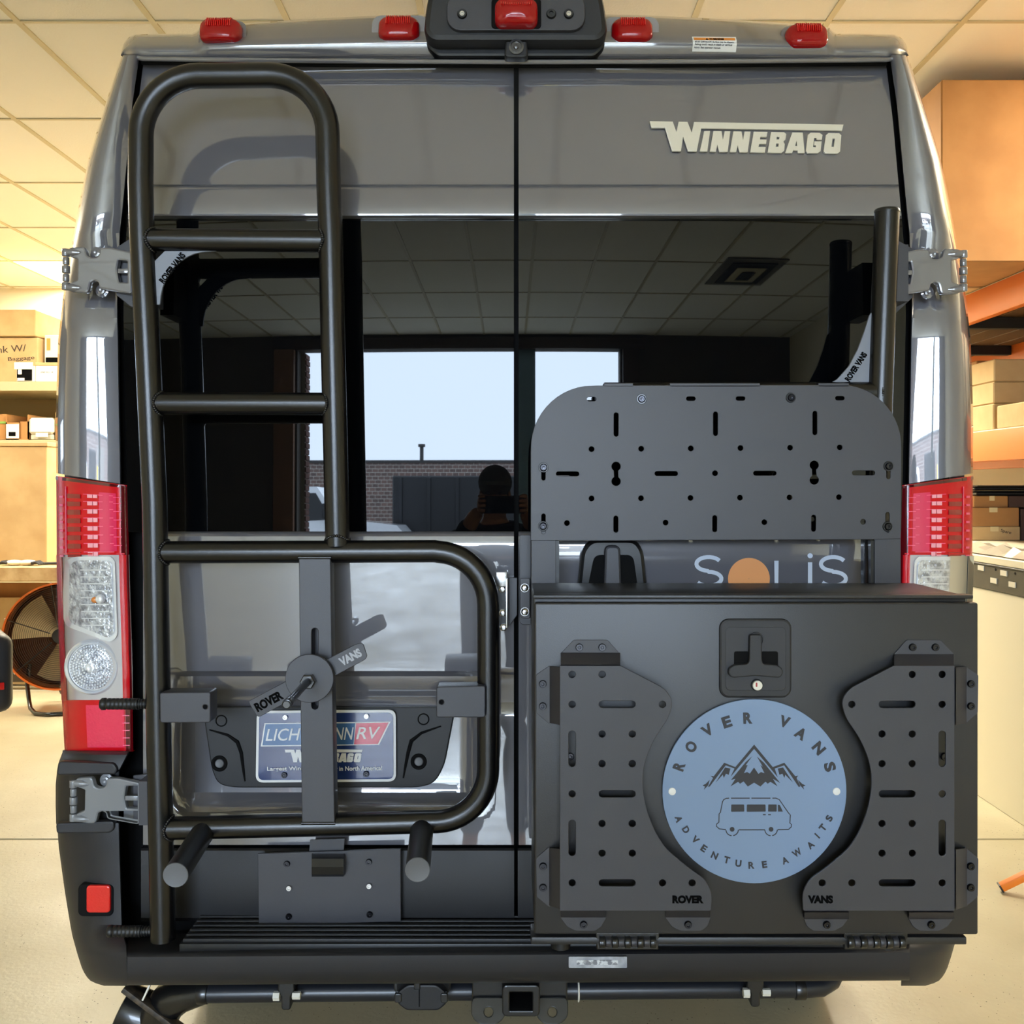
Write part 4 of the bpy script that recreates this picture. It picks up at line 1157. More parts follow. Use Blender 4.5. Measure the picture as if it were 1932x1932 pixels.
# gusset under the pole
g2 = [(1653, 577), (1641, 596), (1632, 625), (1619, 660), (1602, 692), (1580, 716), (1566, 724), (1655, 727)]
gq = plate_px('gusset', YC - .002, [g2], .006, GUS, car, .0008)
text_px('gusset_text', 'ROVER VANS', YC - .0026, 1615, 692, 62, 12, BLACKPRINT, gq, 57, .05)
# latch plate at the carrier's left
plate_px('latch_plate', -.075, [rounded([(982, 1092), (999, 1092), (999, 1166), (986, 1166), (982, 1162)], 3)], .006, POWDERF, car, .001)
plate_px('latch_backing', -.06, [rounded([(981, 1010), (1001, 1010), (1001, 1178), (985, 1178), (981, 1172)], 3)], .008, POWDERF, car, .001)
for py in (1109, 1154):
    b = MB(); b.lathe([(0, 0), (.0075, 0), (.0075, .006), (.0048, .008), (.0048, .012), (0, .013)], P(990, py, -.076), (0, -1, 0), 6); b.build('latch_nut', STEEL, car, 20)
    b = MB(); b.torus(P(990, py, -.0765), (0, 1, 0), .0085, .0015, 20, 6); b.build('washer', STEEL, car)
# arm that carries the box, to the hinge side
b = MB(); b.box(.05, .80, -.128, -.08, .72, .78, .004); b.box(.05, .80, -.128, -.08, 1.17, 1.22, .004); b.build('cross_arm', POWDER, car)
plate_px('mount_plate', .006, [[(1690, 452), (1722, 470), (1722, 560), (1690, 590)]], .006, POWDERF, car, .001)
b = MB(); b.box(P(1668, 0, -.06).x, P(1700, 0, -.06).x, -.10, .0, P(0, 575, -.06).z, P(0, 470, -.06).z); b.build('mount_block', POWDERF, car, 0)

# ------------------------------------------------------------------ the cargo box
YF = -.395
x0, x1 = P(1008, 0, YF).x, P(1846, 0, YF).x
z0, z1 = P(0, 1764, YF).z, P(0, 1137, YF).z
box = thing('cargo_box', 'black steel cargo box with round blue badge, mounted on the right rear door', 'box', ((x0 + x1) / 2, -.25, z0))
BOXM = mat('black_box_enamel', (30, 30, 33), rough=.40, spec=.65, bump=(700, .25, .0005))
b = MB(); b.box(x0 + .0, x1 - .010, YF + .026, -.134, z0 + .004, z1 + .010, .003); b.build('body', BOXM, box)
b = MB(); b.box(x0, x1, YF, YF + .020, z0, z1, .004, 3); b.build('door', BOXM, box)
b = MB(); b.box(x0 + .004, x1 - .006, YF + .020, YF + .026, z0 + .01, z1 - .004); b.build('door_seal', BLACKG, box, 0)
b = MB(); b.box(x0 - .002, x1 - .006, YF + .006, YF + .030, z1 + .006, z1 + .013, .002); b.build('drip_lip', BOXM, box)
b = MB(); b.box(x0 - .006, x1 - .02, YF + .0, YF + .06, z0 - .018, z0 - .004, .003); b.build('bottom_rail', BOXM, box)
for px in (1060, 1690):
    xx = P(px, 0, -.2).x; b = MB(); b.cyl((xx, -.15, z0 - .02), (xx, -.15, zt + .012), .02, 16); b.build('rubber_foot', RUBBER, box)
# latch
LAT = mat('latch_black', (34, 34, 37), rough=.5, bump=(500, .2, .0005))
la = plate_px('latch', YF - .006, [rrect(1426, 1242.5, 128, 141, 14)], .012, LAT, box, .004)
plate_px('latch_dish', YF - .0065, [rrect(1426, 1243, 112, 118, 8)], .003, mat('latch_dish_black', (40, 40, 44), rough=.5), la, .001)
plate_px('finger_recess', YF - .0072, [rounded([(1385, 1229), (1420, 1229), (1420, 1257), (1385, 1257)], 4), rounded([(1436, 1229), (1468, 1229), (1468, 1257), (1436, 1257)], 4)], .002, BLACKG, la)
b = MB(); b.torus(P(1426.5, 1207, YF - .007), (0, 1, 0), .0125, .0012, 28, 6); b.build('pivot_ring', LAT, la)
plate_px('t_handle', YF - .018, [rounded([(1417, 1200), (1435, 1200), (1436, 1248), (1440, 1255), (1466, 1257), (1475, 1263), (1475, 1272), (1470, 1277), (1426, 1273), (1383, 1277), (1377, 1272), (1377, 1264), (1386, 1257), (1412, 1255), (1416, 1248)], [2, 2, 6, 6, 8, 6, 5, 5, 0, 5, 5, 6, 8, 6, 6])], .012, LAT, la, .002)
b = MB(); b.lathe([(.0105, -.002), (.0105, .004), (.0095, .0052), (0, .0052)], P(1427.5, 1292, YF - .006), (0, -1, 0), 28); b.build('lock_ring', LAT, la)
b = MB(); b.lathe([(.0085, 0), (.0085, .008), (.0075, .009), (0, .009)], P(1427.5, 1292, YF - .006), (0, -1, 0), 28); b.build('lock_cylinder', WHITEBOX, la)
plate_px('key_slot', YF - .0156, [rrect(1427.5, 1292, 3, 8, 1)], .002, mat('red_key_slot', (170, 60, 60), rough=.5), la)
# badge: blue-grey disc with cut-out picture (the dark box shows through the cuts)
yg = YF - .010
cxb, cyb = 1423.5, 1493
bd = plate_px('badge', yg, [circle(cxb, cyb, 173, 96)], .005, BLUEGREY, box, .0006)
CUT = mat('cut_out_dark', (44, 44, 50), rough=.5)
yk = yg - .0004
zb = lambda x, y: (1230 + x * 390 / 1932, 1310 + y * 390 / 1932)
def cut(name, polys, w=.0009): return plate_px(name, yk, [[zb(*q) for q in p] for p in polys], w, CUT, bd)
mtn = [[(956, 470), (1130, 680), (1238, 640), (1340, 765), (1366, 760), (1352, 782), (1388, 862), (1372, 866), (1236, 664), (1148, 694), (1176, 776), (955, 510), (736, 770), (772, 694), (690, 664), (540, 862), (524, 866), (572, 782), (548, 762), (578, 766), (676, 640), (780, 680)]]
cut('badge_ridge', mtn)
cut('badge_snow', [[(955, 684), (915, 742), (890, 726), (860, 738), (895, 662), (876, 664), (936, 580), (876, 634), (740, 800), (780, 790), (736, 860), (806, 818), (824, 836), (856, 814), (896, 862), (955, 826), (1014, 862), (1062, 816), (1082, 836), (1108, 818), (1174, 860), (1132, 790), (1200, 830), (1048, 640), (980, 580), (1036, 676), (1014, 660), (1052, 738), (1020, 726), (996, 744)]])
cut('badge_side_peak', [[(684, 684), (734, 694), (718, 752), (692, 742), (672, 782), (662, 752), (596, 824)]])
cut('badge_side_peak', [[(1226, 684), (1176, 694), (1192, 752), (1220, 742), (1238, 782), (1246, 752), (1318, 824)]])
cut('badge_tree', [[(540, 800), (526, 850), (486, 892), (496, 862), (474, 852), (504, 836)]])
cut('badge_tree', [[(1366, 800), (1384, 850), (1424, 892), (1414, 862), (1436, 852), (1404, 836)]])
def cutline(name, pts, w=9):
    L, R = [], []; n = len(pts)
    for i, p in enumerate(pts):
        a, c = pts[max(0, i - 1)], pts[min(n - 1, i + 1)]
        t = Vector((c[0] - a[0], c[1] - a[1])).normalized()
        L.append(zb(p[0] - t.y * w / 2, p[1] + t.x * w / 2)); R.append(zb(p[0] + t.y * w / 2, p[1] - t.x * w / 2))
    return plate_px(name, yk, [L + R[::-1]], .0009, CUT, bd)
cutline('badge_van_outline', [(722, 971), (695, 973), (672, 984), (660, 1004), (640, 1104), (628, 1118), (626, 1196), (606, 1212), (604, 1234), (630, 1258), (692, 1266)])
cutline('badge_van_outline', [(740, 971), (914, 971)]); cutline('badge_van_outline', [(930, 971), (1108, 971)])
cutline('badge_van_outline', [(1126, 971), (1160, 971), (1190, 984), (1276, 1108), (1294, 1128), (1290, 1204), (1304, 1216), (1302, 1240), (1276, 1264), (1176, 1266)])
cutline('badge_van_outline', [(814, 1267), (1058, 1267)])
for cx_ in (750, 1114):
    cutline('badge_van_wheel', [(cx_ + 58 * math.cos(math.radians(a)), 1266 + 56 * math.sin(math.radians(a))) for a in range(0, 86, 10)])
    cutline('badge_van_wheel', [(cx_ + 58 * math.cos(math.radians(a)), 1266 + 56 * math.sin(math.radians(a))) for a in range(95, 182, 10)])
    cut('badge_van_hub', [circle(cx_, 1262, 22)])
cut('badge_van_window', [rounded([(742, 1030), (862, 1030), (864, 1096), (740, 1098)], 8)])
cut('badge_van_window', [rounded([(888, 1030), (1062, 1030), (1064, 1096), (886, 1098)], 8)])
cut('badge_van_window', [rounded([(1088, 1030), (1166, 1030), (1166, 1096), (1086, 1096)], 6)])
cut('badge_van_window', [[(1178, 1032), (1196, 1036), (1224, 1096), (1178, 1096)]])
cutline('badge_van_grip', [(1038, 1125), (1064, 1125)]); cutline('badge_van_grip', [(1086, 1125), (1112, 1125)])
def glyph(ch, x, y, w, h, ang, wt=.018):
    px, py = zb(x, y); k_ = 390 / 1932
    return text_px('badge_letter', ch, yk, px, py, w * k_, h * k_, CUT, bd, ang, wt)
for ch, x, y, w, a in (('R', 253, 672, 74, 70), ('O', 366, 490, 96, 56), ('V', 520, 336, 100, 32), ('E', 700, 258, 84, 18), ('R', 896, 222, 84, 2), ('V', 1240, 256, 96, -18), ('A', 1392, 366, 100, -33), ('N', 1560, 504, 98, -50), ('S', 1664, 678, 84, -74)):
    glyph(ch, x, y, w, 106, a, .045)
for ch, x, y, w, a in (('A', 250, 1166, 60, -72), ('D', 318, 1266, 56, -58), ('V', 406, 1358, 62, -44), ('E', 486, 1440, 48, -34), ('N', 586, 1506, 58, -24), ('T', 700, 1548, 54, -14), ('U', 808, 1580, 56, -6), ('R', 930, 1598, 56, 2), ('E', 1052, 1590, 46, 8), ('A', 1244, 1552, 60, 20), ('W', 1356, 1480, 84, 32), ('A', 1482, 1408, 60, 40), ('I', 1545, 1322, 14, 46), ('T', 1598, 1246, 56, 52), ('S', 1656, 1158, 48, 62)):
    glyph(ch, x, y, w, 64, a, .035)
for px, py in ((1268, 1493), (1578, 1493)):
    b = MB(); b.lathe([(.0068, 0), (.0064, .002), (.003, .003), (0, .003)], P(px, py, yg), (0, -1, 0), 20); b.build('rivet', WHITEP, bd)

# side mounting panels standing off the box door
def side_panel(mirror):
    mm = (lambda p: (2857.4 - p[0], p[1])) if mirror else (lambda p: p)
    ym = YF - .034
    main = [(1057, 1257), (1171, 1257), (1254, 1300), (1269, 1322), (1262, 1352), (1231, 1398), (1214, 1442), (1211, 1483), (1220, 1533), (1238, 1575), (1256, 1602), (1297, 1637), (1329, 1659), (1343, 1684), (1341, 1718), (1057, 1718)]
    rad = [0, 0, 18, 14, 20, 30, 30, 30, 30, 30, 30, 30, 12, 14, 3, 0]
    hs_ = [(1079.5, 1272.5), (1136, 1272.5), (1079.5, 1329), (1250, 1329), (1136, 1385), (1193, 1385), (1136, 1441), (1193, 1441), (1079.5, 1498), (1136, 1554), (1193, 1554), (1136, 1610), (1193, 1610), (1079.5, 1666), (1250, 1666), (1306, 1666)]
    polys = [[mm(q) for q in rounded(main, rad)]] + [circle(*mm(h), 7.4) for h in hs_]
    polys += [slot(*mm((1164.5, q)), 71, 15) for q in (1329, 1498, 1666)] + [slot(*mm((1079.5, q)), 15, 70) for q in (1413, 1581)]
    p = plate_px('mounting_panel', ym, polys, .004, POWDERF, box, .0008)
    # folded walls between the raised plate and the tabs on the box door
    def wall(a, c, d_, e):
        a, c, d_, e = [mm(q) for q in (a, c, d_, e)]
        A, B = P(*a, ym + .001), P(*c, ym + .001); C_, D_ = P(*d_, YF - .003), P(*e, YF - .003)
        b = MB(); b.add([A, B, C_, D_], [(0, 1, 2, 3)]); n = (B - A).cross(D_ - A).normalized() * .003
        b.add([v + n for v in (A, B, C_, D_)], [(3, 2, 1, 0)]); b.build('fold', POWDERF, p, 0)
    wall((1058, 1257), (1170, 1257), (1170, 1234), (1058, 1234))
    wall((1057, 1259), (1057, 1368), (1037, 1364), (1037, 1257))
    wall((1057, 1602), (1057, 1716), (1036, 1708), (1036, 1600))
    wall((1058, 1718), (1143, 1718), (1143, 1731), (1058, 1731))
    wall((1256, 1718), (1340, 1718), (1340, 1731), (1256, 1731))
    tabs = [[(1057, 1235), (1083, 1208), (1146, 1208), (1170, 1235)], [(1038, 1256), (1038, 1367), (1013, 1345), (1012, 1274)],
            [(1037, 1598), (1037, 1712), (1013, 1692), (1012, 1620)], [(1057, 1730), (1144, 1730), (1134, 1748), (1122, 1756), (1086, 1756), (1070, 1748)],
            [(1255, 1730), (1341, 1730), (1334, 1748), (1322, 1756), (1284, 1756), (1268, 1748)]]
    for t in tabs: plate_px('tab', YF - .003, [[mm(q) for q in rounded(t, 3)]], .003, POWDERF, p, .0006)
    for s_ in ((1093, 1221), (1136, 1221), (1024, 1290), (1024, 1332), (1024.5, 1634), (1024.5, 1674), (1101, 1744), (1298, 1744)):
        q = mm(s_)
        if mirror and s_[0] < 1030: q = (q[0] - 2, q[1])
        inst('screw', SCREW, P(q[0], q[1], YF - .003), p)
    text_px('panel_text', 'VANS' if mirror else 'ROVER', ym - .0004, 1548 if mirror else 1298, 1697, 47 if mirror else 59, 15, BLACKPRINT, p, 0, .06)
    return p
side_panel(False); side_panel(True)
for (px, py) in ((1076, 1427), (1781, 1427)): inst('screw', SCREW, P(px, py, YF), box)
# hinges under the door
for (a, c) in ((1126, 1242), (1594, 1711)):
    h = plate_px('box_hinge', YF + .0, [[(a, 1762), (c, 1762), (c - 2, 1790), (a + 2, 1790)]], .012, HB, box, .002)
    for i in range(9):
        w = (c - a - 8) / 9.0
        b = MB(); b.cyl(P(a + 4 + w * i + .6, 1777, YF - .002), P(a + 4 + w * (i + 1) - .6, 1777, YF - .002), .0085 if i % 2 else .0105, 14, bev=.001)
        b.build('knuckle', POWDERF if i % 2 else HB, h)
# ------------------------------------------------------------------ left background: shelving, bench, fan, the other van
def bx(name, x0, x1, y0, y1, z0, z1, m, parent=None, bev=.004): return MB().box(x0, x1, y0, y1, z0, z1, bev, 1).build(name, m, parent, 30)
def carton(name, label, x0, x1, y0, y1, z0, z1, m=CARD, group=None, cat='carton', tape=None, rz=0):
    t = thing(name, label, cat, ((x0 + x1) / 2, (y0 + y1) / 2, z0), group)
    bx('body', x0, x1, y0, y1, z0, z1, m, t, .006)
    if tape == 'top' or tape is None:
        xm = (x0 + x1) / 2
        MB().box(xm - .025, xm + .025, y0 - .001, y1, z1 - .0005, z1 + .0012).box(xm - .025, xm + .025, y0 - .0015, y0, z1 - .09, z1).build('tape_strip', TAPE, t, 0)
    return t
YS = 6.6
def X(px, y): return (px - 966) / F * (y - CY)
def Z(py, y): return CZ + (918 - py) / F * (y - CY)
SHELFM = mat('tan_shelf_enamel', (176, 164, 128), rough=.5)
sh = thing('shelving_unit', 'tan metal shelving unit stacked with cartons against the back wall', 'shelf', (-5.0, 7.1, 0))
zs1 = Z(720, YS); zs2 = Z(830, YS)
for (z, n) in ((zs1, 0), (zs2, 1), (1.1, 2)):
    bx('shelf_board', -6.4, X(205, YS), YS, YS + .9, z - .08, z, SHELFM, sh, .003)
for x in (-6.38, X(200, YS)):
    for y in (YS + .01, YS + .86): bx('post', x - .02, x + .02, y, y + .04, 0, zs1 + .02, SHELFM, sh, .002)
bx('back_shade_sheet', -6.4, X(205, YS), YS + .9, YS + .91, 1.1, zs1, mat('shelf_painted_shade', (150, 128, 84), rough=.7), sh, 0)  # brown colour paints in the shadow on the wall behind the shelf
# upper shelf cartons
yb1 = YS + .30
zs1 += .002; zs2 += .002
t = carton('carton', 'large plain carton on top of the taped carton, top left shelf', X(-140, yb1), X(67, yb1), yb1, yb1 + .95, Z(634, yb1), Z(584, yb1), CARD)
t = carton('carton', 'large carton with handwriting under the plain carton, top left shelf', X(-140, yb1 + .04), X(71, yb1 + .04), yb1 + .04, yb1 + .8, zs1, Z(635, yb1), CARD)
INK = mat('marker_ink', (60, 45, 35), rough=.6)
yy_ = yb1 + .038
text_px('handwriting', 'nk W/', yy_, 22, 658, 54, 13, INK, t, 4)
text_px('handwriting', 'Baggage', yy_, 40, 677, 50, 9, INK, t, 4)
t = thing('small_box', 'small box with a black label and open flaps on the left shelf', 'box', (X(46, YS + .04), YS + .1, zs1))
bx('body', X(31, YS + .02), X(65, YS + .02), YS + .02, YS + .26, zs1, Z(690, YS + .02), WHITEBOX, t)
bx('label_face', X(32, YS + .015), X(60, YS + .015), YS + .012, YS + .02, zs1 + .01, Z(693, YS + .015), BLACKPRINT, t, 0)
bx('label_patch', X(34, YS + .01), X(41, YS + .01), YS + .006, YS + .012, Z(706, YS), Z(694, YS), WHITEBOX, t, 0)
bx('label_patch', X(33, YS + .01), X(46, YS + .01), YS + .006, YS + .012, Z(718, YS), Z(713, YS), WHITEBOX, t, 0)
MB().bar((X(27, YS), YS + .0, Z(690, YS)), (X(62, YS), YS + .0, Z(690, YS)), .002, .06, (0, 0, 1)).build('flap', WHITEBOX, t, 0)
t = thing('small_box', 'plain white box right of the black-labelled box on the left shelf', 'box', (X(92, YS + .04), YS + .1, zs1))
bx('body', X(67, YS + .03), X(125, YS + .03), YS + .03, YS + .3, zs1, Z(690, YS + .03), WHITEBOX, t)
bx('lid_edge', X(66, YS + .03), X(125, YS + .03), YS + .028, YS + .3, Z(690, YS + .03), Z(684, YS + .03), CARD, t)
text_px('box_text', 'LINE NO. 14', YS + .0285, 88, 702, 24, 3, GREYPRINT, t)
t = thing('small_box', 'printed carton behind the white box on the left shelf', 'box', (X(104, YS + .2), YS + .55, zs1))
bx('body', X(84, YS + .42), X(140, YS + .42), YS + .42, YS + .82, zs1, Z(632, YS + .42), WHITEBOX, t)
bx('orange_panel', X(88, YS + .41), X(94, YS + .41), YS + .412, YS + .42, Z(660, YS + .4), Z(638, YS + .4), ORANGEP, t, 0)
bx('black_panel', X(86, YS + .41), X(120, YS + .41), YS + .412, YS + .42, Z(683, YS + .4), Z(674, YS + .4), BLACKPRINT, t, 0)
# lower shelf things
yl = YS + .05
t = thing('open_carton', 'open carton with a white sticker on the lower left shelf', 'carton', (X(32, yl), yl + .15, zs2))
xa, xb_, zt_ = X(11, yl), X(52, yl), Z(782, yl)
bx('front', xa, X(36, yl), yl, yl + .01, zs2, Z(797, yl), CARD2, t, 0); bx('side', xb_ - .01, xb_, yl + .02, yl + .35, zs2, zt_, CARD2, t, 0)
bx('side', xa, xa + .01, yl, yl + .35, zs2, zt_, CARD2, t, 0); bx('back', xa, xb_, yl + .35, yl + .36, zs2, zt_, CARD2, t, 0); bx('front', X(36, yl), xb_, yl + .02, yl + .03, zs2, Z(795, yl), CARD2, t, 0)
bx('bottom', xa, xb_, yl, yl + .36, zs2, zs2 + .01, CARD2, t, 0)
bx('sticker', X(12, yl), X(36, yl), yl - .004, yl, Z(827, yl), Z(800, yl), WHITEBOX, t, 0)
bx('sticker_print', X(17, yl), X(30, yl), yl - .006, yl - .004, Z(823, yl), Z(815, yl), BLACKPRINT, t, 0)
t = carton('carton', 'carton with a green strip at the far left of the lower shelf', X(-60, yl), X(10, yl), yl + .02, yl + .4, zs2, Z(781, yl), CARD2, None, 'carton', 'no')
bx('green_strip', X(-60, yl), X(10, yl), yl + .014, yl + .02, Z(799, yl), Z(795, yl), mat('green_strip', (120, 160, 70), rough=.6), t, 0)
t = thing('storage_tote', 'white plastic tote with a latch on the lower left shelf', 'tote', (X(77, yl), yl + .2, zs2))
TOTE = mat('white_tote', (226, 222, 210), rough=.35)
bx('bin', X(55, yl), X(99, yl), yl + .02, yl + .4, zs2, Z(819, yl), mat('clear_tote_bin', (190, 186, 172), rough=.3), t, .01)
bx('lid', X(53, yl), X(100, yl), yl, yl + .42, Z(819, yl), Z(788, yl), TOTE, t, .02)
bx('latch', X(68, yl), X(91, yl), yl - .012, yl, Z(825, yl), Z(817, yl), TOTE, t, .003)
t = carton('carton', 'tan carton at the right end of the lower left shelf', X(102, yl), X(150, yl), yl + .02, yl + .35, zs2, Z(777, yl), CARD)
# bench with big carton
YBN = 5.24
bn = thing('workbench', 'wooden workbench with a thick edge along the back left', 'workbench', (-4.8, 5.8, 0))
zb0 = Z(1070, YBN)
bx('worktop', -6.4, X(200, YBN), YBN, YBN + 1.1, zb0 - .105, zb0, WOOD, bn, .006)
for x in (-6.3, -4.9, X(190, YBN)):
    for y in (YBN + .1, YBN + .98): bx('leg', x - .045, x + .045, y - .045, y + .045, 0, zb0 - .1, WOOD, bn, .004)
bx('lower_rail', -6.3, X(190, YBN), YBN + .06, YBN + .1, .06, .16, mat('dark_base_rail', (62, 50, 36), rough=.7), bn, .003)
yc2 = YBN + .25
t = thing('large_carton', 'tall plain carton standing on the workbench', 'carton', (X(30, yc2), yc2 + .4, zb0))
bx('body', X(-160, yc2), X(88, yc2), yc2, yc2 + .72, zb0, Z(842, yc2), CARD, t, .006)
bx('lid_flap', X(-160, yc2), X(90, yc2), yc2 - .006, yc2 + .72, Z(842, yc2), Z(834, yc2), CARD, t, .003)
t = thing('cardboard_sheet', 'brown cardboard sheet leaning under the workbench behind the fan', 'cardboard', (X(60, 5.3), 5.5, 0))
M = Matrix.Translation((0, 5.47, .0)) @ Matrix.Rotation(math.radians(-4), 4, 'X')
MB().box(-6.2, X(230, 5.3), -.006, .006, .01, .66, 0, 1, M).build('sheet', CARD, t, 0)
MB().box(-6.0, X(240, 5.4), .05, .06, .01, .77, 0, 1, M).build('rear_sheet', CARD2, t, 0)
# work gloves on the bench, a pen-like tool
GLV = mat('white_glove_knit', (225, 220, 205), rough=.8); GLD = mat('dark_glove_palm', (40, 40, 44), rough=.6)
t = thing('work_gloves', 'pair of white and black work gloves lying on the workbench', 'gloves', (X(40, YBN + .14), YBN + .14, zb0))
gx, gy, gz = X(40, YBN + .14), YBN + .14, zb0
b = MB()
b.sph((gx - .05, gy, gz + .022), .055, 12, 8, (1.2, .8, .4)).sph((gx + .045, gy + .01, gz + .022), .055, 12, 8, (1.2, .8, .4)); b.build('palm', GLV, t, 60)
b = MB()
for k in range(4):
    b.tube([(gx - .09, gy - .03 + .02 * k, gz + .02), (gx - .125, gy - .035 + .022 * k, gz + .03), (gx - .15, gy - .04 + .025 * k, gz + .014)], [.011, .011, .007], 8)
    b.tube([(gx + .09, gy - .03 + .02 * k, gz + .02), (gx + .125, gy - .035 + .022 * k, gz + .028), (gx + .155, gy - .04 + .025 * k, gz + .012)], [.011, .011, .007], 8)
b.build('finger', GLD, t, 60)
t = thing('marker_pen', 'dark pen lying on the workbench right of the gloves', 'pen', (X(92, YBN + .2), YBN + .2, zb0))
MB().cyl((X(76, YBN + .2), YBN + .2, zb0 + .011), (X(115, YBN + .2), YBN + .24, zb0 + .011), .010, 12, bev=.003).build('barrel', GLD, t)
# floor fan
fx, fy, fz = X(114, 4.6), 4.6, Z(1200, 4.6)
fan = thing('drum_fan', 'orange drum floor fan with a wire guard on a black tube stand', 'fan', (fx, fy, 0))
fa = Vector((.30, -1, .10)).normalized(); fc = Vector((fx, fy, fz)); FR = .345
OR = mat('orange_fan_drum', (226, 112, 38), rough=.4)
b = MB(); b.lathe([(FR, -.02), (FR + .012, -.025), (FR + .012, .0), (FR, .0), (FR, .30), (FR - .006, .30), (FR - .006, -.02)], fc, -fa, 64); b.build('drum', OR, fan)
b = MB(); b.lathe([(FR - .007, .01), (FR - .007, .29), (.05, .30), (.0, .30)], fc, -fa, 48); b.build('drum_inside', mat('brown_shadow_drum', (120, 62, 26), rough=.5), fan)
b = MB()
for k in range(22): b.torus(fc + fa * (.012 + .03 * (1 - (k / 22.) ** 2) ), fa, .07 + (FR - .07) * k / 22., .0016, 40, 4)
g = b.build('guard_ring', mat('dark_wire', (60, 44, 30), rough=.4), fan, 60); g['kind'] = 'stuff'
xv = fa.cross(Vector((0, 0, 1))).normalized(); yv = xv.cross(fa)
for k in range(6):
    a = math.radians(20 + 60 * k); d = xv * math.cos(a) + yv * math.sin(a)
    b = MB(); b.tube([fc + fa * .045 + d * .06, fc + fa * .012 + d * FR], .0035, 6); b.build('guard_spoke', DARKM, fan)
    b = MB(); b.cyl(fc + d * (FR + .012) - fa * .012 * 0, fc + d * (FR + .020), .007, 8); b.build('guard_clip', STEEL, fan)
b = MB(); b.lathe([(0, .04), (.045, .04), (.05, .03), (.05, -.20), (0, -.20)], fc, fa, 24); b.build('motor_hub', DARKM, fan)
BL = mat('cream_fan_blade', (232, 214, 170), rough=.4)
for k in range(3):
    rows = []
    for r in (.05, .12, .20, .26, .31):
        row = []
        for s in range(6):
            a = math.radians(150 + 120 * k + (s - 2.5) * (13 if r > .1 else 16))
            row.append(fc - fa * (.08 + .018 * s) + (xv * math.cos(a) + yv * math.sin(a)) * r)
        rows.append(row)
    MB().skin(rows, tuple(-fa * .003)).build('fan_blade', BL, fan, 60)
BT = mat('black_tube', (16, 16, 17), rough=.25, coat=.5)
for s in (1, -1):
    m = lambda q: Vector((q[0] if s > 0 else 2 * fx - q[0], q[1], q[2]))
    MB().tube([m(q) for q in ((-3.25, 4.66, .30), (-3.24, 4.60, .18), (-3.215, 4.57, .09), (-3.18, 4.52, .035), (-3.12, 4.46, .016), (-3.02, 4.43, .016))], .014, 12).build('stand_tube', BT, fan, 50)
    MB().tube([m(q) for q in ((-3.19, 4.90, .28), (-3.18, 4.92, .14), (-3.15, 4.92, .06), (-3.09, 4.91, .02), (-3.0, 4.90, .016))], .014, 12).build('stand_tube', BT, fan, 50)
MB().tube([(-3.03, 4.43, .016), (2 * fx + 3.03, 4.43, .016)], .014, 12).tube([(-3.01, 4.90, .016), (2 * fx + 3.01, 4.90, .016)], .014, 12).build('stand_runner', BT, fan, 50)['kind'] = 'stuff'
# the other van: its rear right corner shows at the left edge
ov = thing('parked_van', 'second dark van at the far left, only its rear corner in view', 'van', (-3.6, 3.2, 0))
yo = 2.05
VB = PAINT
xo1 = X(-34, yo + .25)
RV = Matrix.Translation((xo1, yo + .25, 0)) @ Matrix.Rotation(math.radians(34), 4, 'Z')   # parked at an angle
def ovb(name, x0, x1, y0, y1, z0, z1, m, bev=.004, seg=2): return MB().box(x0, x1, y0, y1, z0, z1, bev, seg, RV).build(name, m, ov, 40)
ovb('body', -1.95, 0, 0, 2.4, .45, 2.45, VB, .10, 4)
ovb('rear_bumper', -1.98, .10, -.22, .22, Z(1330, yo) - .06, Z(1205, yo), BUMP, .05, 4)
ovb('step', -1.8, .02, -.28, -.2, Z(1312, yo), Z(1285, yo), BLACKP, .012)
for k in range(4): ovb('step_rib', -1.7, .0, -.285, -.275, Z(1290 + 6 * k, yo), Z(1288 + 6 * k, yo), BUMP, 0)
ovb('red_reflector', .015, .06, -.226, -.21, Z(1310, yo), Z(1296, yo), REFL_RED, .003)
ovb('tail_lamp', -.12, .006, -.012, .3, Z(1150, yo), Z(1060, yo), REDLENS, .01)
ovb('hinge', -.02, .06, -.02, .16, Z(1200, yo), Z(1168, yo), mat('hinge_light', (170, 168, 165), rough=.4), .008)
ovb('hinge_cap', -.01, .05, -.03, .1, Z(1168, yo), Z(1152, yo), BLACKP, .006)
for xw_ in (-.16, -1.78):
    c = RV @ Vector((xw_, 1.2, .345)); d = RV.to_3x3() @ Vector((1, 0, 0))
    b = MB(); b.lathe([(0, -.11), (.20, -.11), (.34, -.10), (.345, .0), (.34, .10), (.20, .11), (0, .11)], c, d, 32); b.build('wheel', RUBBER, ov)

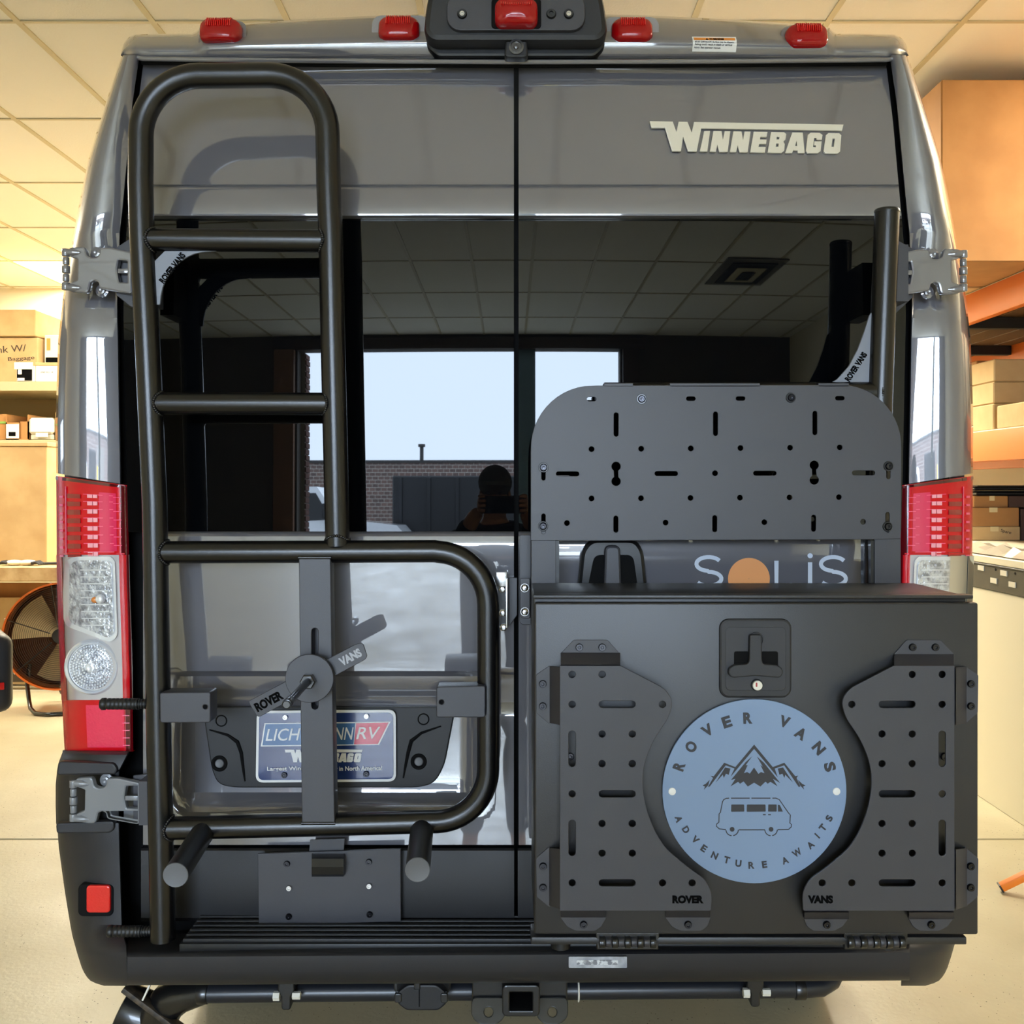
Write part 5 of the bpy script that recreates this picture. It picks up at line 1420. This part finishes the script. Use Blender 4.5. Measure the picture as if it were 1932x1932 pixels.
# ------------------------------------------------------------------ right background: pallet rack, cartons, bench
rk = thing('pallet_rack', 'tall pallet rack with orange beams along the right wall', 'rack', (2.7, 5.0, 0))
XB = 2.60
RU = [1.1, 7.6]
for y in RU:
    for x in (XB + .04, 3.8): bx('upright', x - .04, x + .04, y - .035, y + .035, 0, 3.2, mat('rack_blue', (60, 70, 80), rough=.4) if 'rack_blue' not in bpy.data.materials else bpy.data.materials['rack_blue'], rk, .004)
for (zt2, zb2) in ((2.597, 2.43), (1.805, 1.64)):
    for x in (XB, 3.78):
        b = MB(); b.box(x, x + .05, RU[0], RU[1], zb2, zt2, .006); b.build('beam', ORANGE, rk)
        b = MB(); b.box(x + .003, x + .055, RU[0], RU[1], zt2 - .004, zt2 + .004, .002); b.build('beam_lip', CREAMPANEL, rk)
    for k in range(5):
        y = RU[0] + .5 + 1.3 * k
        bx('deck_support', XB + .05, 3.78, y, y + .06, zt2 - .10, zt2 - .03, DARKM, rk, .003)
    for k in range(6):
        x = XB + .06 + .2 * k
        bx('deck_board', x, x + .185, RU[0], RU[1], zt2 - .028, zt2 - .004, mat('deck_wood', (120, 92, 60), rough=.8) if 'deck_wood' not in bpy.data.materials else bpy.data.materials['deck_wood'], rk, .003)
t = thing('large_carton', 'huge plain carton on top of the orange rack, touching the ceiling', 'carton', (3.0, 3.2, 2.604))
bx('body', 2.11, 3.75, 2.80, 3.42, 2.604, 3.50, CARD2, t, .006)
t = thing('large_carton', 'pale carton behind the huge carton on top of the rack', 'carton', (2.9, 4.2, 2.604))
bx('body', 2.13, 3.7, 3.46, 4.6, 2.604, 3.40, CARD, t, .006)
t = thing('strapping', 'black strapping lying along the upper orange beam', 'strap', (XB + .1, 4.2, 2.60))
MB().tube([(XB + .05, 2.4, 2.62), (XB + .10, 2.6, 2.63), (XB + .05, 2.73, 2.62), (XB + .02, 2.77, 2.62)], .012, 8).build('strap_run', DARKM, t)
# cartons on the lower beam: a stack with its aisle ends lit
def rstack(px, py0, py1, y, depth, label, m=CARD, xs=XB + .06, w=.9):
    z0_, z1_ = Z(py1, y), Z(py0, y)
    return z0_, z1_
yk2 = (XB + .03) * F / (1874 - 966) + CY
zz = [1.810, 1.955, 2.075, 2.20]
labs = ['lowest carton of the stack on the lower orange beam', 'middle carton of the stack on the lower orange beam', 'top carton of the stack on the lower orange beam']
for k in range(3):
    carton('carton', labs[k], XB + .03 + .004 * k, XB + .75, yk2 + .004 * k, yk2 + .8, zz[k], zz[k + 1] - .002, CARD if k else CARD, 'cartons on the lower orange beam', 'carton', 'no')
carton('carton', 'low pale carton nearest the camera on the lower orange beam', XB + .02, XB + .7, 2.0, yk2 - .06, 1.81, 1.935, CARD, 'cartons on the lower orange beam', 'carton', 'no')
carton('carton', 'long tan carton under the dark decking of the orange rack', XB + .35, 3.7, yk2 + .9, yk2 + 1.6, 1.81, 2.30, CARD2, 'cartons on the lower orange beam', 'carton', 'no')
# long bench with a dark slotted rail and cream side panel
xw = 2.26
wb = thing('packing_bench', 'long packing bench with dark slotted rail and cream side panel', 'bench', (2.8, 4.5, 0))
y0b, y1b = 1.2, 7.4
bx('side_panel', xw, xw + .03, y0b, y1b, 0, 1.01, CREAMPANEL, wb, .003)
bx('slotted_rail', xw - .006, xw + .03, y0b, y1b, 1.012, 1.125, mat('dark_slotted_rail', (70, 66, 54), rough=.6), wb, .003)
bx('rail_edge', xw - .01, xw + .035, y0b, y1b, 1.125, 1.133, DARKM, wb, .002)
bx('worktop', xw - .008, 3.6, y0b, y1b, 1.134, 1.170, CREAMPANEL, wb, .004)
for y in (1.6, 4.4, 7.0): bx('leg', 3.4, 3.48, y, y + .08, 0, 1.13, DARKM, wb, .004)
WL = mat('white_square_label', (226, 220, 200), rough=.5)
for (px, py) in ((1854, 1071.5), (1897, 1081.5), (1878, 1095.5), (1913, 1103)):
    y = xw * F / (px - 966) + CY; z = Z(py, y)
    MB().box(xw - .010, xw - .005, y - .03, y + .03, z - .012, z + .012).build('rail_square', WL, wb, 0)
for (px, py) in ((1881, 1074.5), (1918, 1082)):
    y = xw * F / (px - 966) + CY; z = Z(py, y)
    MB().cyl((xw - .008, y, z), (xw, y, z), .006, 10).build('rail_hole', BLACKG, wb, 0)
# stacked cartons and trays on the packing bench
yq = 4.15
def stk(name, label, px0, px1, py0, py1, y, m, cat='carton', d=.5):
    t = thing(name, label, cat, (X((px0 + px1) / 2, y), y + d / 2, Z(py1, y)), 'packed flat cartons on the bench')
    bx('body', X(px0, y), X(px1, y), y, y + d, Z(py1, y), Z(py0, y), m, t, .004)
    bx('tape_strip', X(px0 + (px1 - px0) * .45, y), X(px0 + (px1 - px0) * .6, y), y - .002, y, Z(py0 + 9, y), Z(py0, y), TAPE, t, 0)
    return t
zt3 = 1.172
yq = 4.0
def atz(z, y): return 918 + (CZ - z) * F / (y - CY)
pb = atz(zt3, yq)
t = stk('carton', 'bottom carton with marker writing on the packing bench', 1822, 1925, pb - 26, pb, yq, CARD); 
text_px('handwriting', 'Spare', yq - .001, 1898, pb - 16, 20, 8, INK, t, -14)
stk('carton', 'middle carton of the stack on the packing bench', 1820, 1923, pb - 62, pb - 26.3, yq + .003, CARD2)
stk('carton', 'top carton of the stack on the packing bench, under the trays', 1838, 1902, pb - 84, pb - 62.3, yq + .02, CARD2, d=.45)
stk('dark_carton', 'dark brown carton at the right of the stack on the packing bench', 1904, 1990, pb - 84, pb - 62.3, yq + .01, mat('dark_brown_carton', (70, 50, 42), rough=.7))
stk('dark_carton', 'lower dark carton at the right end of the packing bench stack', 1926, 2000, pb - 60, pb, yq + .02, bpy.data.materials['dark_brown_carton'])
TRAY = mat('black_tray', (20, 20, 21), rough=.35)
for k in range(2):
    t = thing('black_tray', 'lower black tray on the carton stack at right' if k == 0 else 'upper black tray on the carton stack at right', 'tray', (X(1900, yq + .03), yq + .25, Z(pb - 84.3 - 9 * k, yq + .02)), 'black trays')
    zz0 = Z(pb - 84.4 - 10 * k, yq + .02)
    bx('dish', X(1850 - 4 * k, yq), X(1985, yq), yq + .05, yq + .42, zz0, zz0 + .022, TRAY, t, .006)
    bx('rim', X(1841 + 6 * k, yq), X(1990, yq), yq + .02, yq + .46, zz0 + .0222, zz0 + .030, TRAY, t, .003)
# crumpled clear wrap on the bench edge
b = MB(); rows = []
random.seed(3)
for i in range(22):
    rows.append([Vector((xw + .01 + .045 * j + random.uniform(-.008, .008), 2.0 + .085 * i, zt3 + .003 + (random.uniform(.004, .05) if 0 < j < 5 and 0 < i < 21 else 0))) for j in range(6)])
b.grid(rows)
WR = mat('crumpled_plastic_wrap', (196, 190, 172), rough=.15, spec=.8)
t = thing('plastic_wrap', 'crumpled grey plastic wrap lying on the packing bench edge', 'wrap', (xw + .1, 3, zt3)); b.build('sheet', WR, t, 10, fix=False)
# orange leg lying on the floor at right
t = thing('orange_leg', 'orange tube lying low on the floor right of the van', 'tube', P(1888, 1676, .25) * 0 + Vector((X(1888, .05), .05, 0)))
yo2 = 1.5 * F / (1683 - 918) + CY
a = Vector((X(1889, yo2), yo2, .018)); c = Vector((X(2010, yo2 - .02), yo2 - .05, .16))
MB().bar(a, c, .028, .028, (0, 1, 0), .003).build('tube', mat('orange_tube', (240, 130, 40), rough=.4), t)
MB().bar(a, a + (a - c).normalized() * .006, .030, .030, (0, 1, 0), .001).build('end_cap', DARKM, t)
b = MB(); e = c; b.bar(e, Vector((e.x + .12, e.y + .06, .0)), .028, .028, (0, 1, 0), .003); b.build('rear_leg', bpy.data.materials['orange_tube'], t)

# ------------------------------------------------------------------ outside the shop door (mirrored in the van's windows)
ASPH = mat('pale_concrete_yard', (150, 148, 142), rough=.8, var=(.6, (130, 128, 122)))
g = MB().box(-60, 60, -75, YR - .21, -.15, -.004).build('ground', ASPH, None, 0); struct(g)
bd2 = thing('brick_building', 'long low brick building across the yard, seen mirrored in the windows', 'building', (0, -54, 0))
BRF = bpy.data.materials.new('far_brick'); BRF.use_nodes = True
_nt = BRF.node_tree; _tc = _nt.nodes.new('ShaderNodeTexCoord'); _br = _nt.nodes.new('ShaderNodeTexBrick'); _mp = _nt.nodes.new('ShaderNodeMapping')
_mp.inputs['Rotation'].default_value = (math.radians(90), 0, 0)
_br.inputs['Scale'].default_value = 1.2; _br.inputs['Color1'].default_value = lin((110, 84, 76)); _br.inputs['Color2'].default_value = lin((84, 66, 62)); _br.inputs['Mortar'].default_value = lin((165, 158, 150))
_nt.links.new(_tc.outputs['Object'], _mp.inputs['Vector']); _nt.links.new(_mp.outputs[0], _br.inputs['Vector']); _nt.links.new(_br.outputs[0], _nt.nodes['Principled BSDF'].inputs['Base Color'])
bx('wall', -50, 50, -60, -54, 0, 4.5, BRF, bd2, 0); bx('roof_edge', -50.2, 50.2, -60.2, -53.9, 4.5, 4.65, DARKM, bd2, 0)
for x in (-11, -6.5, 2.0, 9): 
    MB().cyl((x, -55.5, 4.6), (x, -55.5, 5.6), .14, 10).cyl((x, -55.5, 5.5), (x, -55.5, 5.65), .26, 10).build('roof_vent', DARKM, bd2)
# white pickup, side on, nose toward +x mirrored
tk = thing('pickup_truck', 'white pickup truck parked outside, seen mirrored in the left window', 'truck', (-5.0, -20, 0))
WH = mat('white_truck_paint', (225, 228, 232), rough=.3, coat=1)
ytk = -20.0
TKX = -.40
prof = [(-6.15, .55), (-6.15, 1.98), (-5.95, 2.12), (-4.95, 2.12), (-4.35, 1.42), (-2.75, 1.28), (-2.55, 1.1), (-2.5, .55)]
b = MB(); b.prism([(x, ytk - 1.9, z) for x, z in prof], (0, 1.9, 0)); b.build('cab', WH, tk, 25)
b = MB(); b.prism([(-5.6, ytk, 1.35), (-5.55, ytk, 1.98), (-4.98, ytk, 1.98), (-4.55, ytk, 1.40)], (0, .012, 0)); b.build('side_window', GLASS_T, tk, 0)
bx('fuel_door', -5.85, -5.65, ytk - .001, ytk + .01, .95, 1.12, BLACKP, tk, .002)
bx('mirror', -4.75, -4.5, ytk, ytk + .25, 1.42, 1.75, BLACKP, tk, .02)
bx('grille', -2.52, -2.44, ytk - 1.7, ytk - .2, .75, 1.1, DARKM, tk, .01)
bx('headlight', -2.85, -2.49, ytk - .3, ytk + .012, .92, 1.12, SILVER, tk, .01)
me = text_mesh('OLMEN COMPANY', 1.0, .10, .004); me.transform(Matrix(((-1, 0, 0, -5.1), (0, 0, 1, ytk + .003), (0, 1, 0, .95), (0, 0, 0, 1)))); me.transform(Matrix.Translation(-wl(tk))); link('door_lettering', me, tk, GREYPRINT, 0)
for x in (-3.3, -6.9):
    for y in (ytk - .05, ytk - 1.85):
        b = MB(); b.lathe([(0, -.12), (.25, -.12), (.40, -.1), (.40, .1), (.25, .12), (0, .12)], (x, y - .06, .40), (0, 1, 0), 28); b.build('wheel', RUBBER, tk)
bx('chassis', -7.6, -2.7, ytk - 1.7, ytk - .2, .45, .6, DARKM, tk, .01)
DB = mat('black_dump_body', (26, 27, 30), rough=.4)
bx('dump_body', -8.6, -6.2, ytk - 2.0, ytk + .05, .75, 2.35, DB, tk, .02)
for k in range(5): bx('body_rib', -8.55, -6.25, ytk + .05, ytk + .09, .9 + .3 * k, .98 + .3 * k, DB, tk, .005)
tk.location.x += TKX
dt = thing('dump_trailer', 'black dump trailer behind the white pickup, mirrored in the left window', 'trailer', (-1.4, -22.5, 0))
bx('bin', -3.6, .35, -23.6, -22.2, .55, 2.45, DB, dt, .03)
for k in range(5): bx('bin_rib', -3.4 + .85 * k, -3.3 + .85 * k, -22.2, -22.13, .6, 2.4, DB, dt, .005)
for x in (-2.2, -1.2):
    b = MB(); b.lathe([(0, -.1), (.36, -.1), (.36, .1), (0, .1)], (x, -22.12, .36), (0, 1, 0), 24); b.build('wheel', RUBBER, dt)
bx('axle_beam', -3.0, -.6, -23.4, -22.3, .3, .56, DARKM, dt, 0)
fn = thing('board_fence', 'grey board fence beyond the trailer, mirrored in the left window', 'fence', (2.2, -26, 0))
for k in range(16): bx('board', .9 + .2 * k, 1.085 + .2 * k, -26.03, -26, 0, 2.75 - .03 * (k % 3), mat('grey_fence_board', (128, 122, 116), rough=.8) if 'grey_fence_board' not in bpy.data.materials else bpy.data.materials['grey_fence_board'], fn, 0)
bx('yellow_sign', 1.05, 1.5, -25.99, -25.96, 1.6, 2.2, mat('yellow_sign', (220, 190, 40), rough=.5), fn, 0); bx('white_sign', 1.62, 1.95, -25.99, -25.96, 1.6, 2.2, WHITEBOX, fn, 0)

# ------------------------------------------------------------------ the photographer (only mirrored in the van)
ph = thing('person', 'person in dark jacket and cap holding up a phone, mirrored in window', 'person', (.0, -2.72, 0))
JK = mat('dark_jacket', (28, 30, 34), rough=.8); SK = mat('skin', (188, 140, 112), rough=.5); JE = mat('dark_trousers', (34, 38, 48), rough=.8); CAPM = mat('grey_cap', (88, 90, 94), rough=.8)
def skin_body(name, joints, edges, radii, m, parent, root=0, lv=2):
    me = bpy.data.meshes.new(name)
    w = wl(parent)
    me.from_pydata([Vector(j) - w for j in joints], edges, [])
    o = bpy.data.objects.new(name, me); COL.objects.link(o); o.parent = parent
    sk = o.modifiers.new('skin', 'SKIN'); sk.use_smooth_shade = True
    for i, r in enumerate(radii):
        rr = r if isinstance(r, tuple) else (r, r)
        me.skin_vertices[0].data[i].radius = rr
        me.skin_vertices[0].data[i].use_root = (i == root)
    su = o.modifiers.new('sub', 'SUBSURF'); su.levels = lv; su.render_levels = lv
    me.materials.append(m)
    return o
bxp, byp = -.10, -2.74
DZ = .115
jo = [(bxp, byp, .98), (bxp, byp + .01, 1.15), (bxp, byp, 1.34), (bxp, byp - .01, 1.46), (bxp, byp + .01, 1.54), (bxp, byp + .03, 1.62), (bxp, byp + .03, 1.70),
      (bxp - .19, byp, 1.42), (bxp - .27, byp + .10, 1.22), (bxp - .11, byp + .36, 1.42), (bxp - .07, byp + .42, 1.46),
      (bxp + .19, byp, 1.42), (bxp + .29, byp + .10, 1.22), (bxp + .20, byp + .36, 1.42), (bxp + .17, byp + .42, 1.46),
      (bxp - .10, byp, .92), (bxp - .12, byp + .02, .50), (bxp - .13, byp - .02, .10), (bxp - .14, byp + .13, .04),
      (bxp + .10, byp, .92), (bxp + .12, byp + .02, .50), (bxp + .13, byp - .02, .10), (bxp + .14, byp + .13, .04)]
jo = [(x, y, (z - DZ if z > .9 else z * .87) if k not in (9, 10, 13, 14) else z) for k, (x, y, z) in enumerate(jo)]
ed = [(0, 1), (1, 2), (2, 3), (3, 4), (4, 5), (5, 6), (3, 7), (7, 8), (8, 9), (9, 10), (3, 11), (11, 12), (12, 13), (13, 14), (0, 15), (15, 16), (16, 17), (17, 18), (0, 19), (19, 20), (20, 21), (21, 22)]
ra = [(.15, .11), (.15, .11), (.17, .12), (.11, .08), .055, (.075, .085), (.078, .095), .075, .055, .042, .034, .075, .055, .042, .034, (.095, .095), .065, .045, .04, (.095, .095), .065, .045, .04]
bo = skin_body('body', jo, ed, ra, SK, ph)
bo.data.materials.clear(); bo.data.materials.append(SK)
# jacket and trousers follow the body a little outside it
ji = [0, 1, 2, 3, 4, 7, 8, 9, 11, 12, 13]
jm = {k: i for i, k in enumerate(ji)}
je = [(jm[a], jm[b]) for a, b in ed if a in jm and b in jm]
def grow(r, d): return tuple(v + d for v in (r if isinstance(r, tuple) else (r, r)))
skin_body('jacket', [jo[k] for k in ji], je, [grow(ra[k], .018) for k in ji], JK, ph)
ti = [0, 15, 16, 17, 19, 20, 21]; tm = {k: i for i, k in enumerate(ti)}
skin_body('trousers', [jo[k] for k in ti], [(tm[a], tm[b]) for a, b in ed if a in tm and b in tm], [grow(ra[k], .016) for k in ti], JE, ph)
hx, hy, hz = bxp, byp + .035, 1.665 - DZ
b = MB(); b.sph((hx, hy, hz + .055), .104, 20, 12, (.86, 1.0, .82)); b.build('cap', CAPM, ph, 60)
b = MB(); b.grid([[Vector((hx + .085 * math.cos(math.radians(a)), hy + .02 + (.085 + d) * math.sin(math.radians(a)), hz + .055 - d * .25)) for a in range(15, 166, 15)] for d in (0, .04, .075)]); b.build('cap_brim', CAPM, ph, 60, fix=False)
b = MB()
for s in (-1, 1): b.sph((hx + s * .030, hy + .082, hz + .0), .009, 10, 6)
b.build('eye', DARKM, ph, 60)
b = MB(); b.sph((hx, hy + .105, hz - .03), .016, 10, 8, (.8, 1.1, 1.5)); b.build('nose', SK, ph, 60)
b = MB(); b.sph((hx, hy + .085, hz - .072), .02, 10, 6, (1.3, .5, .4)); b.build('mouth', mat('lips', (150, 90, 80), rough=.5), ph, 60)
b = MB()
for s in (-1, 1): b.sph((hx + s * .074, hy + .0, hz - .01), .026, 10, 6, (.4, .7, 1.2))
b.build('ear', SK, ph, 60)
ps = -2.222
for s, hxp in ((-1, bxp - .055), (1, bxp + .165)):     # hands: palm, four curled fingers, a thumb
    base = Vector((hxp, ps - .085, 1.475))
    b = MB(); b.sph(base + Vector((0, .02, .02)), .042, 12, 8, (.55, .9, 1.1)); b.build('palm', SK, ph, 60)
    tx = -s
    for k in range(4):
        z = 1.462 + .021 * k; L = (.85, .97, 1, .9)[k]
        b = MB(); b.tube([(hxp, ps - .06, z), (hxp + s * .008, ps - .025, z + .002), (hxp + s * .004, ps - .004 + .014, z + .003), (hxp + tx * .014 * L, ps + .016, z + .003), (hxp + tx * .024 * L, ps + .016, z + .002)], [.0105, .0095, .0088, .0078, .006], 10); b.build('finger', SK, ph, 60)
    b = MB(); b.tube([(hxp, ps - .07, 1.47), (hxp + tx * .012, ps - .04, 1.50), (hxp + tx * .025, ps - .018, 1.515), (hxp + tx * .04, ps - .012, 1.52)], [.013, .012, .010, .007], 10); b.build('thumb', SK, ph, 60)
pn2 = thing('phone', 'black phone held up by the person mirrored in the van', 'phone', (.055 + bxp, ps, 1.5))
b = MB(); b.box(bxp - .058, bxp + .168, ps - .004, ps + .004, 1.452, 1.530, .0035, 2); b.build('case', TRAY, pn2)
b = MB(); b.box(bxp - .05, bxp + .16, ps - .0052, ps - .004, 1.457, 1.525, 0); b.build('screen', GLASS_T, pn2, 0)
